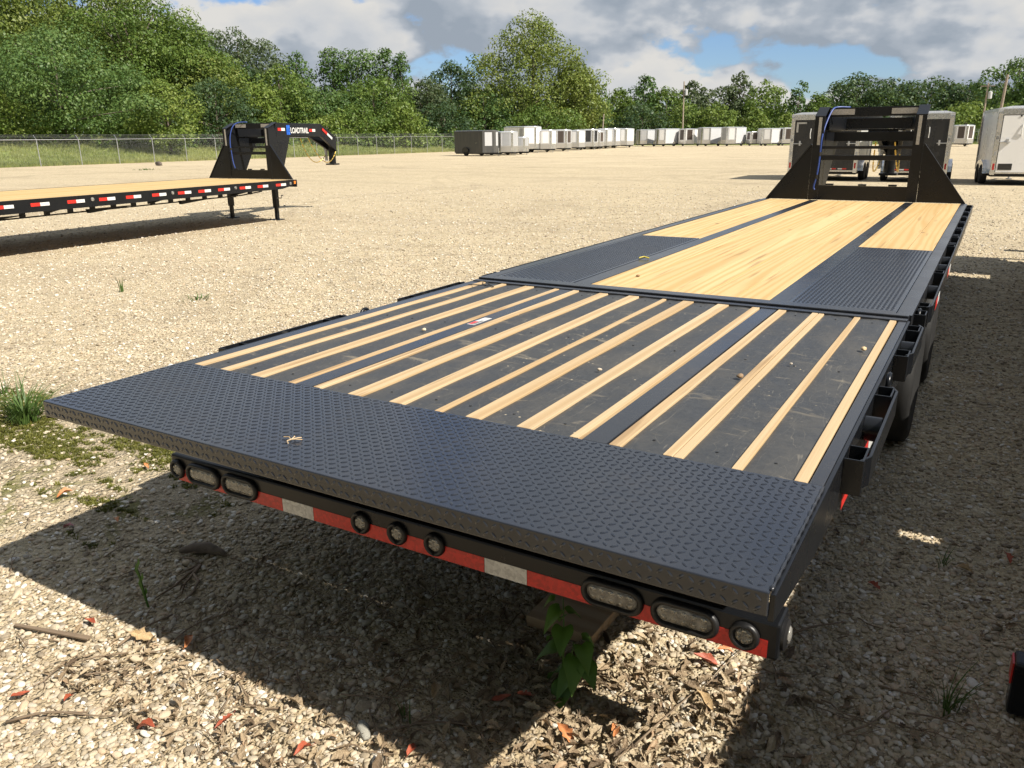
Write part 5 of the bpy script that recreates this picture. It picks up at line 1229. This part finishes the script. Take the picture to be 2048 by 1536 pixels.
def rocky(name, px, py, size, tone, label, cat, seed, squash=.6, mat=None):
    bm = bmesh.new(); bmesh.ops.create_icosphere(bm, subdivisions=3, radius=.5); rng = random.Random(seed); ax = [Vector((rng.gauss(0, 1), rng.gauss(0, 1), rng.gauss(0, 1))).normalized() for _ in range(9)]
    for v in bm.verts:
        for a in ax:
            k = v.co.dot(a)
            if k > .40: v.co -= a*(k-.40)*.8
        v.co += v.co.normalized()*.02*math.sin(v.co.x*17+v.co.y*23+v.co.z*13)
    me = bpy.data.meshes.new(name); bm.to_mesh(me); bm.free(); me.polygons.foreach_set('use_smooth', [True]*len(me.polygons)); me.materials.append(MAT[mat] if mat else simple(label[:20], tone, .75, 0, .4, 40, .3, 14))
    o = link(name, me); p = gp(px, py); o.location = (p.x, p.y, size[2]*.3); o.scale = size; o.rotation_euler = (0, 0, rng.uniform(0, 6)); tag(o, label, cat, 'larger stones among the gravel' if cat == 'stone' else None); return o
MAT['lichen'] = simple('pale_lichen_crust', (.40, .385, .33), .9, 0, 1.0, 90, .5, 40)
rocky('stone', 308, 1273, (.036, .030, .026), (.62, .58, .47), 'pale rounded stone on the sunlit edge of the shadow at lower left', 'stone', 1)
rocky('stone', 168, 1162, (.028, .024, .018), (.62, .58, .50), 'round white stone in the shadow at the left', 'stone', 2)
rocky('stone', 1465, 1335, (.032, .026, .024), (.60, .50, .33), 'big cream pebble beside the right end of the bumper', 'stone', 3)
rocky('stone', 1540, 1372-60, (.020, .020, .016), (.40, .36, .30), 'grey pebble right under the bumper end', 'stone', 6)
rocky('stone', 690, 1395, (.034, .030, .024), (.46, .40, .27), 'squarish tan stone in the shade in front of the middle lamps', 'stone', 4)
rocky('stone', 1826, 1318, (.030, .026, .022), (.50, .45, .38), 'rounded pale stone in the shade near the small right grass tuft', 'stone', 5)
rocky('stone', 1708, 1290, (.032, .026, .022), (.52, .47, .38), 'pale angular stone in the open shade right of the trailer', 'stone', 7)
rocky('stone', 1770, 1432, (.034, .028, .022), (.46, .36, .30), 'pinkish flat stone at the lower right', 'stone', 8)
rocky('lichen_chunk', 728, 1468, (.085, .040, .040), None, 'pale crusty lichen covered chunk of bark at the bottom centre', 'bark', 9, mat='lichen')
b = MB(); b.tube([(-.10, -.01, .012), (-.04, 0, .024), (.03, .008, .026), (.09, .0, .016), (.12, -.01, .01)], [.010, .022, .026, .016, .006], 9)
thing_mesh('bark_chunk', b, simple('bark_piece', (.15, .115, .085), .9, 0, 1.0, 40, .4, 20), gp(405, 1108), .35, 'knotted grey bark piece lying in the shadow under the left lamps', 'bark', smooth=True)
b = MB(); 
for pts in ([(0, 0, .012), (.03, -.07, .016), (.055, -.14, .012), (.10, -.20, .008)], [(.005, -.01, .012), (.01, -.08, .015), (.025, -.16, .01), (.02, -.26, .006)], [(.03, -.07, .014), (.09, -.10, .014), (.13, -.17, .01), (.14, -.24, .006)], [(0, 0, .012), (-.02, -.05, .012), (-.03, -.09, .008)], [(0, 0, .012), (-.07, .02, .016), (-.14, .01, .01)]):
    b.tube(pts, [.007, .006, .0045, .002][:len(pts)] if len(pts) == 4 else [.007, .005, .002], 6)
thing_mesh('dead_root', b, 'twig', gp(402, 1135), .1, 'branching dead root spreading from under the bark piece', 'root', smooth=True)
b = MB(); b.hull([(-.17, -.008, .0), (-.17, .004, .0), (-.17, .004, .006), (-.17, -.008, .006)], [(.16, -.011, .004), (.16, .010, .004), (.16, .010, .010), (.16, -.011, .010)])
thing_mesh('flat_stick', b, 'twig', gp(108, 1272)+Vector((0, 0, .014)), .25, 'flat weathered stick on the sunny gravel at lower left', 'stick')
for (x0, y0, x1, y1, lab, r_) in ((240, 1300, 345, 1235, 'bent dry stick crossing the leaves at the shadow edge', .004), (15, 1455, 235, 1432, 'long thin twig along the lower left gravel', .004), (1270, 1500, 1400, 1385, 'straight pale stem on the sunlit leaves', .003), (760, 1478, 1050, 1455, 'long dark twig reaching across the bottom centre shade', .0035), (1030, 1400, 1120, 1450, 'grey spotted twig in front of the weed', .005), (1400, 1395, 1535, 1260, 'thin stem lying at the edge of the bumper shade', .002), (1575, 1280, 1690, 1250, 'dark curved twig in the shade right of the bumper end', .004), (1690, 1475, 1800, 1428, 'slender twig at the bottom right', .003)):
    a, c = gp(x0, y0), gp(x1, y1); m_ = (a+c)/2; d = c-a; b = MB(); s_ = random.uniform(-.06, .06)
    b.tube([Vector((0, 0, .02))+d*(t-.5)+Vector((-d.y, d.x, 0))*s_*math.sin(t*5)+Vector((0, 0, .008*math.sin(t*4))) for t in [k/8 for k in range(9)]], [r_*(1.2-.7*k/8) for k in range(9)], 6)
    thing_mesh('twig', b, 'twig', m_, 0, lab, 'twig', 'single twigs on the ground', smooth=True)
MAT['redleaf'] = simple('red_fallen_leaf', (.33, .075, .035), .55, 0, .3, 30, .35, 25)
MAT['orangeleaf'] = simple('orange_fallen_leaf', (.50, .20, .075), .55, 0, .3, 30, .3, 25)
MAT['pinkleaf'] = simple('pink_fallen_leaf', (.42, .17, .18), .55, 0, .3, 30, .3, 25)
MAT['tanleaf'] = simple('tan_fallen_leaf', (.42, .30, .16), .6, 0, .4, 30, .35, 25)
for i, (px, py, s_, mt, lab) in enumerate((
    (1130, 1480, .075, 'orangeleaf', 'large orange red leaf on the sunlit litter at the bottom'), (1229, 1474, .062, 'orangeleaf', 'orange leaf right of the large orange red one'),
    (607, 1515, .062, 'redleaf', 'dark red leaf at the bottom edge of the sunny gravel'), (1046, 1402, .058, 'redleaf', 'reddish leaf in the shade left of the weed'),
    (1003, 1408, .062, 'redleaf', 'long brown red leaf in the shade before the weed'), (824, 1513, .050, 'redleaf', 'red leaf at the very bottom, left of centre'),
    (138, 1064, .058, 'pinkleaf', 'pink leaf in the shadow near the left edge'), (234, 1049, .050, 'orangeleaf', 'orange brown leaf in the shadow under the left lamps'),
    (182, 1253, .055, 'redleaf', 'red leaf beside the flat stick'), (294, 1470, .070, 'redleaf', 'brown red leaf standing in the lower left gravel'),
    (449, 1456, .060, 'redleaf', 'brown leaf right of the one standing in the gravel'), (44, 1400, .060, 'redleaf', 'brown red leaf at the left edge of the gravel'),
    (138, 1409, .045, 'redleaf', 'small red leaf in the lower left gravel'), (1746, 1182, .052, 'redleaf', 'dull red leaf in the deep shade right of the trailer'),
    (1450, 1313, .055, 'orangeleaf', 'orange leaf in the sun patch beneath the right lamps'), (1409, 1414, .085, 'tanleaf', 'large curled tan leaf at the edge of the sun patch'),
    (131, 997, .075, 'orangeleaf', 'orange leaf in the sun at the left'), (294, 940, .050, 'orangeleaf', 'pale orange leaf on the moss near the bumper end'),
    (945, 1345, .085, 'tanleaf', 'large upright pale leaf in the shade in front of the bumper'), (870, 1395, .075, 'tanleaf', 'forked tan leaf on the shaded litter'),
    (1925, 1150, .070, 'tanleaf', 'folded tan leaf in the shade near the right edge'), (2012, 1125, .060, 'redleaf', 'red leaf in the small sun fleck at the right edge'),
    (1410, 1330, .085, 'redleaf', 'dark red curled leaf beside the bumper shadow'), (380, 1295, .070, 'orangeleaf', 'pale orange leaf by the pale rounded stone'),
    (290, 1285, .095, 'tanleaf', 'long tan leaf lying along the shadow edge'), (1085, 1505, .070, 'tanleaf', 'pale tan leaf at the bottom edge in the sun'))):
    me = LEAVES[i % 7].copy(); me.name = 'fallen_leaf'; me.materials.append(MAT[mt]); p = gp(px, py)
    thing_mesh('fallen_leaf', me, None, (p.x, p.y, .024), random.uniform(0, 6.28), lab, 'leaf', 'single fallen leaves', smooth=True, scale=s_, rx=random.uniform(-.4, .4), ry=random.uniform(-.4, .4))
# small litter lying on the trailer deck
def on_deck(px, py, z): return gp(px, py, z)
b = MB()
for k in range(5):
    a = random.uniform(0, 6.28); b.tube([(0, 0, .003), (.018*math.cos(a), .018*math.sin(a), .006), (.035*math.cos(a+.3), .03*math.sin(a+.3), .003)], .0016, 4)
thing_mesh('dry_twig', b, 'strip', on_deck(582, 881, .853), 0, 'tiny dry twig on the diamond plate tail', 'twig')
for px, py, s_, lab, tone in ((1480, 755, .030, 'brown pebble on the double pine strip of the tail deck', (.25, .17, .10)), (1199, 741, .020, 'small white brown pebble on the rubber deck', (.5, .42, .32)), (1727, 700, .030, 'tan wood chip near the right pine strip', (.55, .42, .25)), (1582, 729, .016, 'tiny grey pebble on the rubber deck at the right', (.4, .35, .28)), (848, 661, .024, 'pale pebble beside the warning decal', (.6, .5, .35)), (1276, 553, .026, 'small stone at the near end of the pine deck', (.3, .18, .09))):
    o = rocky('pebble', 10, 1500, (s_, s_*.8, s_*.6), tone, lab, 'pebble', px); p = on_deck(px, py, .853); o.location = (p.x, p.y, .853+s_*.2); o['group'] = 'pebbles lying on the deck'
b = MB(); p0 = Vector((0, 0, .002)); b.tube([(-.08, .10, .004), (-.03, .05, .012), (.03, .0, .004), (.07, -.03, .003)], .004, 5); b.tube([(.03, 0, .004), (-.10, -.04, .003)], .003, 5)
thing_mesh('loose_wire', b, 'satin', on_deck(972, 571, .853), 0, 'short loose black wire at the front left of the tail deck', 'wire')
b = MB(); b.tube([(-.035, 0, .004), (0, .01, .012), (.035, 0, .004)], .006, 5)
thing_mesh('yellow_leaf', b, simple('yellow_bit', (.55, .45, .06), .5), on_deck(1288, 517, .857), .4, 'small yellow leaf by the left diamond plate', 'leaf')
